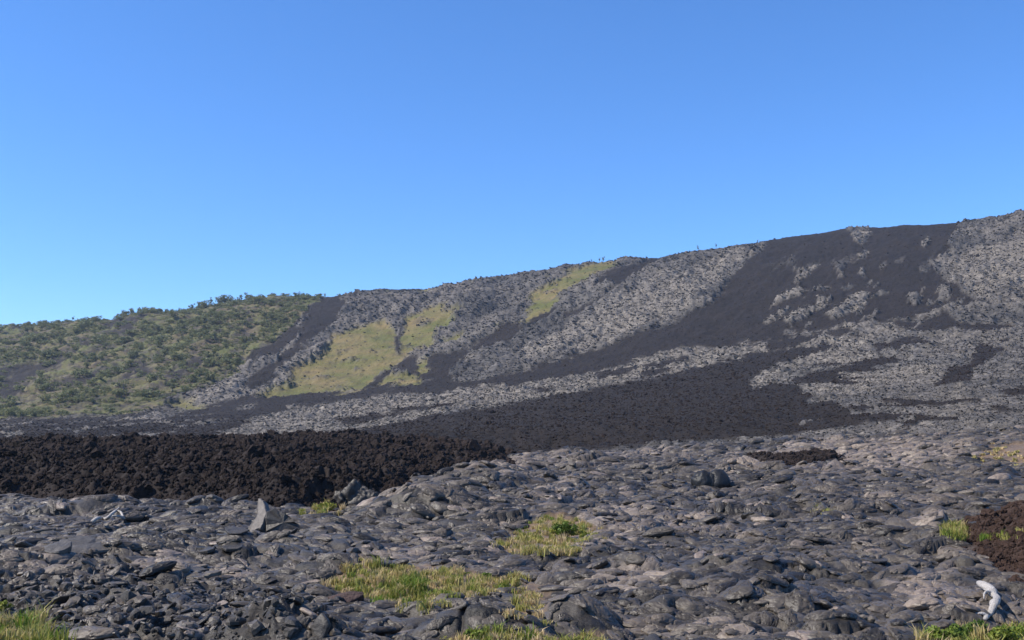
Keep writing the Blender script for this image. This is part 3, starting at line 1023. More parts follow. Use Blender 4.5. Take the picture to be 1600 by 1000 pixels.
# --- the black two-lobed boulder
p = ground(1112, 759); s = 0.98 * p.y / FPX
r1 = lobed(rg, 4, (19 * s, 17 * s, 21 * s), 0.14, 1.3, 0.08)
r2 = lobed(rg, 4, (18 * s, 15 * s, 19 * s), 0.2, 1.8, 0.25)
r3 = lobed(rg, 3, (13 * s, 12 * s, 16 * s), 0.2, 1.8, 0.25)
parts = [(r1[0] + np.array([11 * s, 4 * s, 5 * s]), r1[1]), (r2[0] + np.array([-12 * s, 2 * s, 4 * s]), r2[1]), (r3[0] + np.array([-1 * s, 0, 4 * s]), r3[1])]
put('lava_boulder', join(parts), p, MAT_BLACK, 'black glassy boulder of two rounded lobes standing alone on the grey lava', 'boulder')
# --- rugged heap at the clinker edge
p = ground(556, 792); s = p.y / FPX
parts = []
for dx, dz, w, h in ((-22, 4, 9, 16), (-8, 6, 13, 19), (10, 5, 16, 17), (28, 3, 8, 13), (0, 2, 20, 9)):
    b = block(rg, 4, 9, (w * s * 1.5, 15 * s, h * s * 1.5), 0.35)
    parts.append((b[0] + np.array([dx * s, rg.uniform(-4, 4) * s, dz * s]), b[1]))
put('rugged_lava_heap', join(parts), p + Vector((0, 0, 5 * s)), MAT_ROCK, 'rugged grey lava heap against the foot of the dark clinker flow', 'rock heap')
# --- upturned slabs: outlines in the upright plane, given thickness and leaned back
def prism(outline, thick, lean, rng, jit=0.03):
    P = np.array(outline, float)
    # finer, uneven outline
    Q = np.concatenate([np.linspace(P[i], P[(i + 1) % len(P)], 4)[:-1] for i in range(len(P))])
    ext = np.ptp(P, axis=0).max()
    Q += rng.normal(0, jit * ext * 0.35, Q.shape)
    n = len(Q); c = Q.mean(0)
    Vv = []
    for dy, sc in ((-0.5, 0.94), (-0.36, 1.0), (0.36, 1.0), (0.5, 0.93)):
        q = c + (Q - c) * sc
        Vv.append(np.column_stack([q[:, 0], np.full(n, dy * thick) + rng.normal(0, thick * 0.06, n), q[:, 1]]))
    Vv.append([[c[0], -0.54 * thick, c[1]], [c[0], 0.54 * thick, c[1]]])
    Vv = np.concatenate(Vv)
    f4 = [(k * n + i, k * n + (i + 1) % n, (k + 1) * n + (i + 1) % n, (k + 1) * n + i) for k in range(3) for i in range(n)]
    f3 = [(4 * n, (i + 1) % n, i) for i in range(n)] + [(4 * n + 1, 3 * n + i, 3 * n + (i + 1) % n) for i in range(n)]
    R = rotm(-lean, 0, 0)
    return Vv @ R.T, [np.array(f4), np.array(f3)]


p = ground(402, 830); s = 1.15 * p.y / FPX
put('upturned_lava_slab', prism(np.array([(-20, 46), (-9, 42), (3, 31), (9, 22), (10, 2), (-2, -6), (-13, -4), (-8, 16), (-15, 32)]) * s, 11 * s, 0.55, rg), p, MAT_PALE,
    'pale upturned lava slab leaning steeply before the clinker flow', 'slab', (0, 0, -0.6), False)
put('broken_lava_slab', prism(np.array([(11, 24), (22, 27), (35, 20), (50, 9), (66, -3), (52, -8), (28, -8), (12, -4)]) * s, 22 * s, 0.35, rg), p + Vector((0, 0.02, 0)), MAT_ROCK,
    'broken lava slab sloping down to the right of the pale upturned one', 'slab', (0, 0, 0.12), False)
# --- plate with rusty broken edge
p = ground(132, 864); s = p.y / FPX
Vp, (p3, p4) = slab(rg, 13, 44 * s, 40 * s, 15 * s)
pl = empty('rusty_edged_plate', p + Vector((0, 8 * s, 5 * s)))
pl.rotation_euler = (math.radians(13), math.radians(7), math.radians(12))
tag(pl, 'tilted lava plate with a reddish broken edge below the thin white branch', 'plate')
ring = np.arange(len(p4)) // 13
obj_np('crust', Vp, [p3, p4[ring != 2]], MAT_PLATE, pl, False)
obj_np('broken_edge', Vp, [p4[ring == 2]], MAT_RUST, pl, False)
p = ground(88, 864); s = p.y / FPX
sv = slab(rg, 10, 22 * s, 30 * s, 9 * s)
put('lava_plate', sv, p + Vector((0, 2 * s, 3 * s)), MAT_PLATE, 'small grey lava plate just left of the red-edged plate', 'plate', (math.radians(14), math.radians(-6), 0.2), False)
# --- roof slab over the hollow of the tumulus
p = PIT; s = p.y / FPX
v, f = ICO[4]
q = v * np.array([34 * s, 26 * s, 9 * s]) * (1 + 0.22 * noise3(v * 1.7, 3) + 0.10 * noise3(v * 4.5, 9))[:, None]
q[:, 2] += 5 * s * (1 - (q[:, 0] / (34 * s)) ** 2)
put('roof_slab', (q, f), Vector((p.x - 4 * s, p.y + 12 * s, NEAR.height(p.x, p.y + 1.6) + 3 * s)), MAT_ROCK, 'thick lava crust roofing a black hollow beside the clinker flow', 'slab', (math.radians(6), math.radians(-6), 0.35))
# --- standing slab and lumps at the bottom edge
p = ground(500, 1002); s = p.y / FPX
sv = slab(rg, 10, 14 * s, 24 * s, 9 * s)
put('standing_lava_slab', sv, p + Vector((0, 0.05, 14 * s)), MAT_ROCK, 'small slab of lava standing on edge among the rubble at the bottom', 'slab', (math.radians(74), math.radians(12), math.radians(-25)))
p = ground(545, 938); s = p.y / FPX
b = block(rg, 4, 10, (32 * s, 13 * s, 13 * s), 0.12)
put('brown_lava_block', b, p + Vector((0, 0, 4 * s)), MAT_RUST, 'long brownish lava block at the left end of the large grass patch', 'rock', (0, 0.05, 0.1), False)

# --- bent white log
def px_path(pts, lift=0.0):
    """picture points + height over the ground (m) to a path standing on the lava."""
    o = []
    for px, py, h in pts:
        g = ground(px, py)
        o.append((g.x, g.y, g.z + h + lift))
    return o


lp = px_path([(1531, 922, 0.14), (1541, 930, 0.16), (1550, 937, 0.17), (1556, 944, 0.15), (1556, 952, 0.12), (1551, 960, 0.09), (1545, 967, 0.06), (1540, 972, 0.04)])
path = spline(lp, 26)
c0 = Vector(path.mean(0)); c0.z = min(path[:, 2]) - 0.1
rad = spline(np.array([[0.06], [0.10], [0.095], [0.06], [0.075], [0.06], [0.05], [0.035]]), 26)[:, 0]
log = empty('white_log', c0)
tag(log, 'thick bent bleached white log lying on grey lava above the green plants', 'driftwood')
Vt, Ft = tube(path - np.array(c0), rad, 18, 0.8, 0.13, np.random.default_rng(4))
obj_np('trunk', Vt, Ft, MAT_WOOD, log)
bp = path[9]
Vt, Ft = tube(spline([bp, bp + np.array([-0.12, -0.02, 0.05]), bp + np.array([-0.22, -0.1, 0.0]), bp + np.array([-0.25, -0.16, -0.08])], 9) - np.array(c0), np.linspace(0.03, 0.014, 9), 8)
obj_np('branch_stub', Vt, Ft, MAT_WOOD, log)
bp = path[-3]
Vt, Ft = tube(spline([bp, bp + np.array([-0.10, -0.02, 0.05]), bp + np.array([-0.24, 0.05, 0.04])], 8) - np.array(c0), np.linspace(0.04, 0.012, 8), 8)
obj_np('root_stub', Vt, Ft, MAT_WOOD, log)
# --- thin white branch on the left
lp = px_path([(143, 831, 0.03), (152, 828, 0.08), (160, 827, 0.10), (168, 827, 0.07), (174, 824, 0.14), (180, 820, 0.22), (186, 821, 0.22), (192, 824, 0.08)], 0.24)
path = spline(lp, 24)
c0 = Vector(path.mean(0)); c0.z = min(path[:, 2])
br = empty('white_branch', c0)
tag(br, 'thin crooked bleached branch lying on the lava at left near the clinker flow', 'driftwood')
Vt, Ft = tube(path - np.array(c0), np.linspace(0.055, 0.035, 24), 8, 1, 0.1, np.random.default_rng(6))
obj_np('stem', Vt, Ft, MAT_WOOD, br)
bp = path[16]
Vt, Ft = tube(spline([bp, bp + np.array([0.03, 0.1, 0.06]), bp + np.array([0.02, 0.25, 0.10])], 8) - np.array(c0), np.linspace(0.035, 0.014, 8), 7)
obj_np('twig', Vt, Ft, MAT_WOOD, br)
bp = path[-1]
Vt, Ft = tube(spline([bp, bp + np.array([-0.1, -0.1, 0.05]), bp + np.array([-0.3, -0.2, 0.06])], 8) - np.array(c0), np.linspace(0.04, 0.03, 8), 7)
obj_np('broken_end', Vt, Ft, MAT_WOOD, br)

# --- single stones and slabs, then the uncountable rest
PROTO = [mesh_np('stone_shape', *block(rg, 2, 9, (1, rg.uniform(.7, 1), rg.uniform(.5, .8)), 0.10), MAT_ROCK, False) for _ in range(8)]
SLABP = [mesh_np('slab_shape', *slab(rg, 7, 1.0, rg.uniform(.45, .8), rg.uniform(.14, .24)), MAT_ROCK, False) for _ in range(6)]


def scatter_px(n, poly, rng, gamma=1.0):
    P = np.array(poly, float); outp = []
    while len(outp) < n:
        q = rng.uniform(P.min(0), P.max(0), (n * 2, 2))
        q = q[sdf_poly(P, q[:, 0], q[:, 1]) > 0]
        outp += [tuple(k) for k in q]
    return outp[:n]


rs = np.random.default_rng(31)
for k, (a, b) in enumerate(scatter_px(190, [(0, 905), (60, 898), (200, 905), (360, 912), (480, 932), (510, 995), (0, 995)], rs)):
    p = ground(a, b)
    o = link(bpy.data.objects.new('rubble_stone', PROTO[k % 8]))
    sc = rs.uniform(0.04, 0.09) * (2.2 if k % 13 == 0 else 1)
    o.scale = (sc, sc, sc); o.location = p + Vector((0, 0, sc * 0.25)); o.rotation_euler = rs.uniform(0, 6.28, 3)
    tag(o, '%s angular lava stone in the lower left rubble, %s' % ('big' if k % 13 == 0 else 'small' if sc < 0.06 else 'middling', 'at its upper rim' if b < 925 else 'near the bottom left grass tuft' if a < 170 and b > 950 else 'towards the left edge' if a < 170 else 'in its middle' if a < 340 else 'near the large grass patch'), 'stone', 'loose stones of the rubble at lower left')
for k, (a, b) in enumerate(scatter_px(22, [(0, 800), (180, 800), (400, 830), (500, 830), (520, 870), (380, 900), (200, 890), (0, 895)], rs)):
    p = ground(a, b)
    o = link(bpy.data.objects.new('crust_slab', SLABP[k % 6]))
    sc = rs.uniform(0.16, 0.42)
    o.scale = (sc, sc, sc); o.location = p + Vector((0, 0, sc * 0.03)); o.rotation_euler = (abs(rs.normal(.2, .1)), rs.normal(0, .12), rs.uniform(-.5, .5))
    tag(o, 'thin grey slab of broken crust on the lava left of the tumulus', 'slab', 'broken crust slabs on the left of the lava field')
for k, (a, b) in enumerate(scatter_px(34, [(700, 760), (900, 720), (1100, 715), (1500, 740), (1560, 790), (1380, 940), (1000, 920), (860, 900), (960, 840), (760, 800)], rs)):
    p = ground(a, b)
    if p.y > 100: continue
    o = link(bpy.data.objects.new('field_slab', SLABP[k % 6]))
    sc = rs.uniform(0.12, 0.26) * (1 + p.y / 80)
    o.scale = (sc, sc, sc); o.location = p + Vector((0, 0, sc * 0.06)); o.rotation_euler = (abs(rs.normal(.2, .1)), rs.normal(0, .15), rs.uniform(-.5, .5))
    tag(o, 'loose lava slab on the open grey lava field right of centre', 'slab', 'loose slabs on the right of the lava field')


def gn_scatter(name, pts, scl, rot, protos, index=None):
    """one object that carries many copies of a few shapes (uncountable grains)."""
    n_ = len(pts)
    me = bpy.data.meshes.new(name)
    me.vertices.add(n_)
    me.vertices.foreach_set('co', np.ascontiguousarray(pts, dtype=np.float32).ravel())
    for nm, arr in (('sc', scl), ('rt', rot)):
        at = me.attributes.new(nm, 'FLOAT_VECTOR', 'POINT')
        at.data.foreach_set('vector', np.ascontiguousarray(arr, dtype=np.float32).ravel())
    at = me.attributes.new('ix', 'INT', 'POINT')
    ix = (np.arange(n_) * 7919 % 104729) % len(protos) if index is None else index
    at.data.foreach_set('value', np.ascontiguousarray(ix, dtype=np.int32))
    o = link(bpy.data.objects.new(name, me))
    col = bpy.data.collections.new(name + '_shapes')
    for q in protos:
        col.objects.link(bpy.data.objects.new(name + '_shape', q))
    ng = bpy.data.node_groups.new(name + '_scatter', 'GeometryNodeTree')
    ng.interface.new_socket('Geometry', in_out='INPUT', socket_type='NodeSocketGeometry')
    ng.interface.new_socket('Geometry', in_out='OUTPUT', socket_type='NodeSocketGeometry')
    N = ng.nodes; Lk = ng.links.new
    gi, go = N.new('NodeGroupInput'), N.new('NodeGroupOutput')
    ci = N.new('GeometryNodeCollectionInfo')
    ci.inputs['Collection'].default_value = col
    ci.inputs['Separate Children'].default_value = True
    ci.inputs['Reset Children'].default_value = True
    ip = N.new('GeometryNodeInstanceOnPoints')
    ip.inputs['Pick Instance'].default_value = True
    def na(nm, ty):
        q = N.new('GeometryNodeInputNamedAttribute'); q.data_type = ty; q.inputs['Name'].default_value = nm
        return q.outputs['Attribute']
    Lk(gi.outputs[0], ip.inputs['Points']); Lk(ci.outputs[0], ip.inputs['Instance'])
    Lk(na('ix', 'INT'), ip.inputs['Instance Index']); Lk(na('rt', 'FLOAT_VECTOR'), ip.inputs['Rotation']); Lk(na('sc', 'FLOAT_VECTOR'), ip.inputs['Scale'])
    Lk(ip.outputs[0], go.inputs[0])
    md = o.modifiers.new('scatter', 'NODES')
    md.node_group = ng
    return o


def grain_protos(mat, rng, k=8, level=3, amp=0.35, planes=7):
    outp = []
    for _ in range(k):
        v, f = block(rng, level, planes, (1, rng.uniform(.65, 1), rng.uniform(.5, .95)), amp)
        outp.append(mesh_np('grain', v, f, mat, False))
    return outp


def scatter_mesh(name, pts, scales, protos, rng):
    return gn_scatter(name, pts, np.repeat(np.asarray(scales)[:, None], 3, 1), rng.uniform(0, 6.28, (len(pts), 3)), protos)


def pick(mask, n, rng):
    """grid points of the near sheet drawn evenly over the picture."""
    w = mask.ravel() * (np.abs(NEAR.X / NEAR.YY).ravel() < 0.54) * (NEAR.YY.ravel() > 13)
    i = rng.choice(len(w), n, p=w / w.sum())
    return V[i]


CL = grain_protos(MAT_CLINKER, rs)
pts = pick(m_flow * (sd_flow > -0.1) * (y < 111), 42000, rs)
o = scatter_mesh('clinker', pts, rs.lognormal(-2.25, 0.55, len(pts)) * np.clip(pts[:, 1] / 60, 0.8, 1.8), CL, rs)
tag(o, 'dark brown clinker covering the broad flow across the middle', 'clinker', kind='stuff')
wq = (aaH * (1 - scarH) * (hy > 108) * (hy < HILL.Yc[None, :] - 4) * (np.abs(hx / hy) < 0.53)).ravel()
pts = VH[rs.choice(len(wq), 70000, p=wq / wq.sum())]
o = scatter_mesh('far_clinker', pts, rs.lognormal(-2.75, 0.45, len(pts)) * pts[:, 1] / 100 * (1 - 0.5 * sstep(260, 380, pts[:, 1])), CL, rs)
tag(o, 'dark clinker on the flows farther back towards the hill', 'clinker', kind='stuff')
pts = pick(m_mound, 6000, rs)
o = scatter_mesh('cinder', pts, rs.lognormal(-3.0, 0.6, len(pts)), grain_protos(MAT_BROWN, rs, 5), rs)
tag(o, 'small brown cinders on the mound at the right edge', 'cinders', kind='stuff')
pts = pick(m_ridge, 1300, rs)
o = scatter_mesh('ridge_clinker', pts, rs.lognormal(-2.1, 0.6, len(pts)), CL, rs)
tag(o, 'dark clinker on the low ridge right of the black boulder', 'clinker', kind='stuff')

# ---- the toes and broken plates of the rope lava, as shapes of their own
def toe_proto(rng, kind):
    v, f = ICO[5]
    v = v.copy()
    th = np.arctan2(v[:, 1], v[:, 0])
    r = 1 + 0.10 * np.sin(2 * th + rng.uniform(0, 6.28)) + 0.09 * np.sin(3 * th + rng.uniform(0, 6.28)) + 0.05 * np.sin(5 * th + rng.uniform(0, 6.28))
    sd_ = int(rng.integers(80))
    topm = np.clip(v[:, 2] * 2.5, 0, 1)
    if kind == 'plate':
        N2 = rng.uniform(0, 6.28, 6); o2 = rng.uniform(0.62, 0.95, 6)
        c = np.cos(th[:, None] - N2[None, :])
        rr = np.where(c > 0.1, o2 / np.maximum(c, 0.1), 9).min(1)
        r = np.minimum(r, rr)
        z = np.sign(v[:, 2]) * np.abs(v[:, 2]) ** 0.45 * 0.15
        w = rng.uniform(0.55, 0.9)
    else:
        z = np.where(v[:, 2] > 0, v[:, 2] * (0.27 if kind != 'bulb' else 0.38), v[:, 2] * 0.25)
        w = rng.uniform(0.34, 0.66)
    x_, y_ = v[:, 0] * r, v[:, 1] * r * w * (1 + 0.25 * v[:, 0])
    if kind == 'rope':
        k_ = rng.uniform(4.0, 6.5)
        ph = k_ * (x_ + 0.8 * y_ ** 2 + 0.10 * noise3(v * 2.0, sd_))
        z = z + topm * 0.016 * (1 - 2 * np.abs(np.sin(math.pi * ph))) * sstep(-0.9, 0.1, x_)
    P = np.stack([x_, y_ + 0.22 * rng.uniform(-1, 1) * x_ ** 2, z], 1)
    P[:, 2] += topm * (0.05 * noise3(v * 2.2, sd_ + 1) + 0.030 * (0.3 - np.abs(noise3(v * 5, sd_ + 2))) + 0.012 * noise3(v * 12, sd_ + 3))
    P[:, 2] -= topm * 0.11 * np.exp(-(noise3(v * 1.25, sd_ + 4) / 0.035) ** 2)
    P[:, :2] *= (1 + 0.05 * noise3(v * 4, sd_ + 6))[:, None]
    return mesh_np('toe', P, f, MAT_TOE, True)


rk = np.random.default_rng(77)
TOES = [toe_proto(rk, k) for k in ('smooth', 'rope', 'bulb', 'plate', 'smooth', 'smooth', 'plate', 'smooth', 'smooth', 'rope', 'smooth', 'plate')]
for q in list(TOES):
    q2 = q.copy(); q2.materials[0] = MAT_TOEPALE; TOES.append(q2)
SHARDS = [mesh_np('shard', *slab(rk, 7, 1.0, rk.uniform(.5, .8), rk.uniform(.16, .3)), MAT_TOE, False) for _ in range(6)] + grain_protos(MAT_TOE, rk, 4, 2, 0.15)


def lay_toes(n_, lo, hi, med, sig, keepm, rng):
    ys = np.exp(np.linspace(math.log(lo), math.log(hi), 300))
    cdf = np.cumsum(ys * ys / med(ys) ** 2); cdf /= cdf[-1]
    yy = np.interp(rng.random(n_), cdf, ys); xx = rng.uniform(-0.54, 0.54, n_) * yy
    k = NEAR.height(xx, yy, keepm) > rng.uniform(0.3, 0.7, n_)
    xx, yy = xx[k], yy[k]; n_ = len(xx)
    reg = np.exp(0.55 * fbm(xx / 6, yy / 8, 2, 167))
    L = np.minimum(med(yy) * reg * np.exp(rng.normal(0, sig, n_)), 2.3 * med(yy))
    e = 0.6 * L
    gx = (NEAR.height(xx + e, yy) - NEAR.height(xx - e, yy)) / (2 * e); gy = (NEAR.height(xx, yy + e) - NEAR.height(xx, yy - e)) / (2 * e)
    yaw = -math.pi + 0.35 + 1.3 * fbm(xx / 12, yy / 12, 2, 61) + rng.normal(0, 0.55, n_)
    # lean with the ground: rotation about the toe's own axes
    pitch = -(gx * np.cos(yaw) + gy * np.sin(yaw)); roll = (-gx * np.sin(yaw) + gy * np.cos(yaw))
    rot = np.stack([np.arctan(roll) + rng.normal(0, 0.09, n_), np.arctan(pitch) + rng.normal(0, 0.09, n_), yaw], 1)
    h_ = rng.uniform(0.65, 1.35, n_)
    scl = np.stack([L, L, L * h_], 1)
    z = NEAR.height(xx, yy) + L * rng.normal(-0.09, 0.07, n_)
    return np.stack([xx, yy, z], 1), scl, rot


keep_t = np.clip(1 - m_aa - 0.5 * m_rub - 1.3 * soil, 0, 1)
med_n = lambda Y: 0.155 + 0.0034 * np.maximum(Y - 12, 0)
pts, scl, rot = lay_toes(34000, 13.6, 111, med_n, 0.5, keep_t, rk)
tx, ty = project(pts[:, 0], pts[:, 1], pts[:, 2])
tix = (np.arange(len(pts)) * 7919 % 104729) % 12 + 12 * (NEAR.height(pts[:, 0], pts[:, 1], warm) > rk.uniform(0.25, 0.75, len(pts)))
vis = (tx > 5) & (tx < 1595) & (ty < 995)
show = np.where(vis, scl[:, 0] / pts[:, 1], 0)
order = np.argsort(-show)
for q, i in enumerate(order[:300]):
    o = link(bpy.data.objects.new('lava_toe', TOES[int(tix[i])]), lava_field)
    o.location = pts[i]; o.rotation_euler = rot[i]; o.scale = scl[i]
r_ = order[300:]
o = gn_scatter('small_lava_toes', pts[r_], scl[r_], rot[r_], TOES, tix[r_])
o.parent = lava_field
tag(o, kind='stuff')
# broken crust in the lower left
pr = pick(m_rub, 5000, rs)
ln = len(pr)
sz = np.minimum(rs.lognormal(-3.2, 0.7, ln), 0.17)
o = gn_scatter('rubble', pr, np.repeat(sz[:, None], 3, 1) * np.stack([np.ones(ln), np.ones(ln), rs.uniform(0.6, 1.2, ln)], 1),
               np.stack([rs.normal(0, 0.45, ln), rs.normal(0, 0.45, ln), rs.uniform(0, 6.28, ln)], 1), SHARDS)
tag(o, 'broken grey lava crust and rubble filling the lower left foreground', 'rubble', kind='stuff')
# crust blocks of the hillside rope lava
def hill_blocks(name, n_, wgt, med_, label, cat, shapes):
    w_ = (wgt * (np.abs(hx / hy) < 0.54) * (hy < HILL.Yc[None, :] - 3)).ravel()
    pp = VH[rs.choice(len(w_), n_, p=w_ / w_.sum())] + rs.normal(0, 0.3, (n_, 3)) * np.array([1, 1, 0])
    L = rs.lognormal(0, 0.35, n_) * med_ * pp[:, 1]
    o_ = gn_scatter(name, pp, np.stack([L * 1.5, L * 0.8, L * rs.uniform(0.25, 0.6, n_)], 1), np.stack([rs.normal(0, 0.3, n_), rs.normal(0, 0.3, n_), rs.normal(0.9, 0.5, n_)], 1), shapes)
    return tag(o_, label, cat, kind='stuff')


HB = grain_protos(MAT_HILLROCK, rk, 8, 2, 0.2)
rope_w = np.clip(1 - aaH - vegH0 - 0.93 * grassH, 0, 1)
hill_blocks('hillside_crust', 60000, rope_w * (1 - 0.9 * lightH), 0.0009, 'broken grey crust on the rope lava of the hillside and apron', 'lava crust', HB)
hill_blocks('pale_hillside_crust', 50000, rope_w * lightH, 0.0009, 'pale broken crust in the light strands between the dark flows', 'lava crust', grain_protos(MAT_HILLPALE, rk, 8, 2, 0.2))

# ------------------------------------------------------------------ grass and small plants
def near_pts(poly, n, rng, wob=6):
    q = np.array(scatter_px(n, poly, rng)); q += rng.normal(0, wob, q.shape) * np.array([1.0, 0.35])
    return q


def fast_ground(q, poly):
    """ground points for many picture points: looked up on the sheet row by row."""
    outp = []
    for a, b in q:
        outp.append(ground(a, min(b, 1040)))
    return np.array(outp)


def blades(name, pts, hts, hue, rng, mat, width=0.010, lean=0.5):
    n = len(pts)
    a = rng.uniform(0, 6.28, n); ln = np.abs(rng.normal(0, lean, n)) * hts
    w = width * rng.uniform(0.6, 1.5, n)
    f = rng.uniform(0, 6.28, n)
    side = np.stack([np.cos(f), np.sin(f), np.zeros(n)], 1) * w[:, None]
    d = np.stack([np.cos(a), np.sin(a), np.zeros(n)], 1)
    up = np.array([0, 0, 1.0])
    p0 = pts - up * 0.02
    p1 = pts + d * (ln * 0.3)[:, None] + up * (hts * 0.6)[:, None]
    p2 = pts + d * ln[:, None] + up * (hts * rng.uniform(0.8, 1.0, n))[:, None]
    VV = np.stack([p0 - side, p0 + side, p1 + side * 0.8, p1 - side * 0.8, p2], 1).reshape(-1, 3)
    b = np.arange(n) * 5
    F4 = np.stack([b, b + 1, b + 2, b + 3], 1); F3 = np.stack([b + 3, b + 2, b + 4], 1)
    return obj_np(name, VV, [F4, F3], mat, None, True, {'hue': np.repeat(hue, 5)})


rgz = np.random.default_rng(51)


def patch(poly, n, h, hue_mean, label, centers=None, lean=0.5, width=0.010):
    nt = max(10, n // 55)                      # tufts, each a fan of blades
    g = fast_ground(near_pts(poly, nt, rgz, 10), poly)
    k = rgz.integers(0, nt, n)
    th = rgz.lognormal(-0.1, 0.35, nt)
    hu = np.clip(rgz.normal(hue_mean, 0.24, nt) + 0.18 * noise2(g[:, 0] / 0.7, g[:, 1] / 0.7, 7), 0, 1)
    pts = g[k] + rgz.normal(0, 0.06, (n, 3)) * np.array([1, 1, 0])
    hts = h * th[k] * rgz.uniform(0.35, 1.25, n)
    o = blades('grass', pts, hts, np.clip(hu[k] + rgz.normal(0, 0.12, n), 0, 1), rgz, MAT_GRASS, width, lean)
    return tag(o, label, 'grass', kind='stuff')


patch(GRASS_A, 13000, 0.13, 0.60, 'large straw and green grass patch on the lava in the lower middle')
patch([(600, 925), (640, 905), (672, 905), (675, 935), (640, 945), (610, 940)], 3000, 0.19, 0.12, 'bright green grass clump within the large lower middle patch')
patch(GRASS_B, 8500, 0.14, 0.58, 'yellow-green grass around the leafy green bush right of centre')
patch(GRASS_C, 5000, 0.15, 0.50, 'grass under the leafy plants at the bottom right corner')
patch(GRASS_D, 3000, 0.22, 0.46, 'yellow-green grass tuft at the bottom left corner')
patch(GRASS_E, 1000, 0.18, 0.55, 'small yellow-green growth at the foot of the clinker flow', width=0.018)
patch(GRASS_F, 1800, 0.20, 0.48, 'yellow grass tuft at the left foot of the brown cinder mound')
patch([(1552, 838), (1580, 830), (1590, 842), (1560, 848)], 700, 0.14, 0.45, 'sparse yellow grass on top of the brown cinder mound')
patch(GRASS_G, 8000, 0.18, 0.85, 'distant dry orange and yellow grass at the right edge', width=0.04)
patch(GRASS_H, 2600, 0.12, 0.62, 'low dry grass along the bottom edge of the middle')
patch(GRASS_I, 1300, 0.11, 0.72, 'sparse straw grass between the two smooth lava mounds')
patch([(1283, 800), (1290, 792), (1298, 800)], 200, 0.22, 0.4, 'tiny grass tuft alone on the right lava field')


def leaf_cloud(rng, centers, radii, n, leaf, hue0, hue1):
    C = np.array(centers); R = np.array(radii)
    k = rng.choice(len(C), n, p=R**2 / (R**2).sum())
    d = rng.normal(size=(n, 3)); d /= np.linalg.norm(d, axis=1)[:, None]
    r = rng.uniform(0.45, 1.05, n)
    p = C[k] + d * (R[k] * r)[:, None] * np.array([1, 1, 0.8])
    nrm = d + rng.normal(0, 0.6, (n, 3)); nrm /= np.linalg.norm(nrm, axis=1)[:, None]
    t = np.cross(nrm, rng.normal(size=(n, 3))); t /= np.linalg.norm(t, axis=1)[:, None]
    b = np.cross(nrm, t)
    s = (leaf * rng.uniform(0.6, 1.4, n))[:, None]
    VV = np.stack([p - t * s, p + b * s * 0.55, p + t * s, p - b * s * 0.55], 1).reshape(-1, 3)
    F4 = np.arange(n * 4).reshape(-1, 4)
    hue = np.clip(rng.uniform(hue0, hue1, len(C))[k] + rng.normal(0, 0.12, n), 0, 1)
    return VV, F4, np.repeat(hue, 4)


def bush(px, py, w, h, rng, label, hue=(0.1, 0.5), leaf=0.035, n=1500, mat=None, name='leafy_bush'):
    p = ground(px, py)
    e = empty(name, p)
    cs, rsx, stems = [], [], []
    for i in range(9):
        a = rng.uniform(0, 6.28); r = rng.uniform(0, 0.38) * w
        c = np.array([math.cos(a) * r, math.sin(a) * r * 0.8, h * rng.uniform(0.35, 0.85) * (1 - 0.4 * r / (0.5 * w))])
        cs.append(c); rsx.append(0.2 * w * rng.uniform(0.7, 1.2))
        stems.append(tube(spline([(0, 0, -0.03), c * np.array([.4, .4, .55]), c], 6), np.linspace(0.012, 0.005, 6), 5))
    VV, FF, hu = leaf_cloud(rng, cs, rsx, n, leaf, *hue)
    VV[:, 2] = np.maximum(VV[:, 2], 0.0)
    obj_np('foliage', VV, FF, mat or MAT_BUSH, e, False, {'hue': hu})
    sv = join(stems)
    obj_np('stems', sv[0], sv[1], MAT_BARK, e)
    return tag(e, label, 'bush')


rb = np.random.default_rng(61)
bush(884, 842, 0.75, 0.62, rb, 'leafy bright green bush rising from the grass right of centre', (0.05, 0.5))
bush(868, 838, 0.5, 0.35, rb, 'low yellow-leaved bush left of the tall green bush', (0.6, 0.95), n=700)
bush(912, 842, 0.5, 0.26, rb, 'low yellowish bush at the right end of the grass right of centre', (0.5, 0.8), n=600)
for k, (a, b, w, h, hu, lab) in enumerate([
        (1462, 1006, 0.45, 0.24, (0.3, 0.6), 'small leafy plant, leftmost of the row at the bottom right corner'),
        (1495, 1002, 0.45, 0.24, (0.1, 0.4), 'green leafy plant below the tail of the bent white log'),
        (1530, 1001, 0.55, 0.28, (0.05, 0.4), 'dense green plant right below the bent white log'),
        (1566, 1004, 0.50, 0.26, (0.2, 0.7), 'mixed green and yellow plant, second from the bottom right corner'),
        (1594, 1004, 0.50, 0.28, (0.2, 0.6), 'leafy plant cut by the right edge at the bottom corner')]):
    bush(a, b, w, h, rb, lab, hu, 0.03, 900)
bush(509, 800, 0.8, 0.42, rb, 'small yellow-flowering bush at the foot of the clinker flow', (0.55, 0.98), 0.05, 500)
bush(742, 1000, 0.35, 0.2, rb, 'small leafy plant at the bottom edge before the smooth mound', (0.3, 0.7), 0.025, 500)
bush(762, 908, 0.3, 0.22, rb, 'dark green plant on the rocks at the back of the large grass patch', (0.1, 0.4), 0.025, 400)
bush(4, 958, 0.3, 0.2, rb, 'small yellow-green plant cut by the left edge near the bottom', (0.4, 0.8), 0.025, 400)

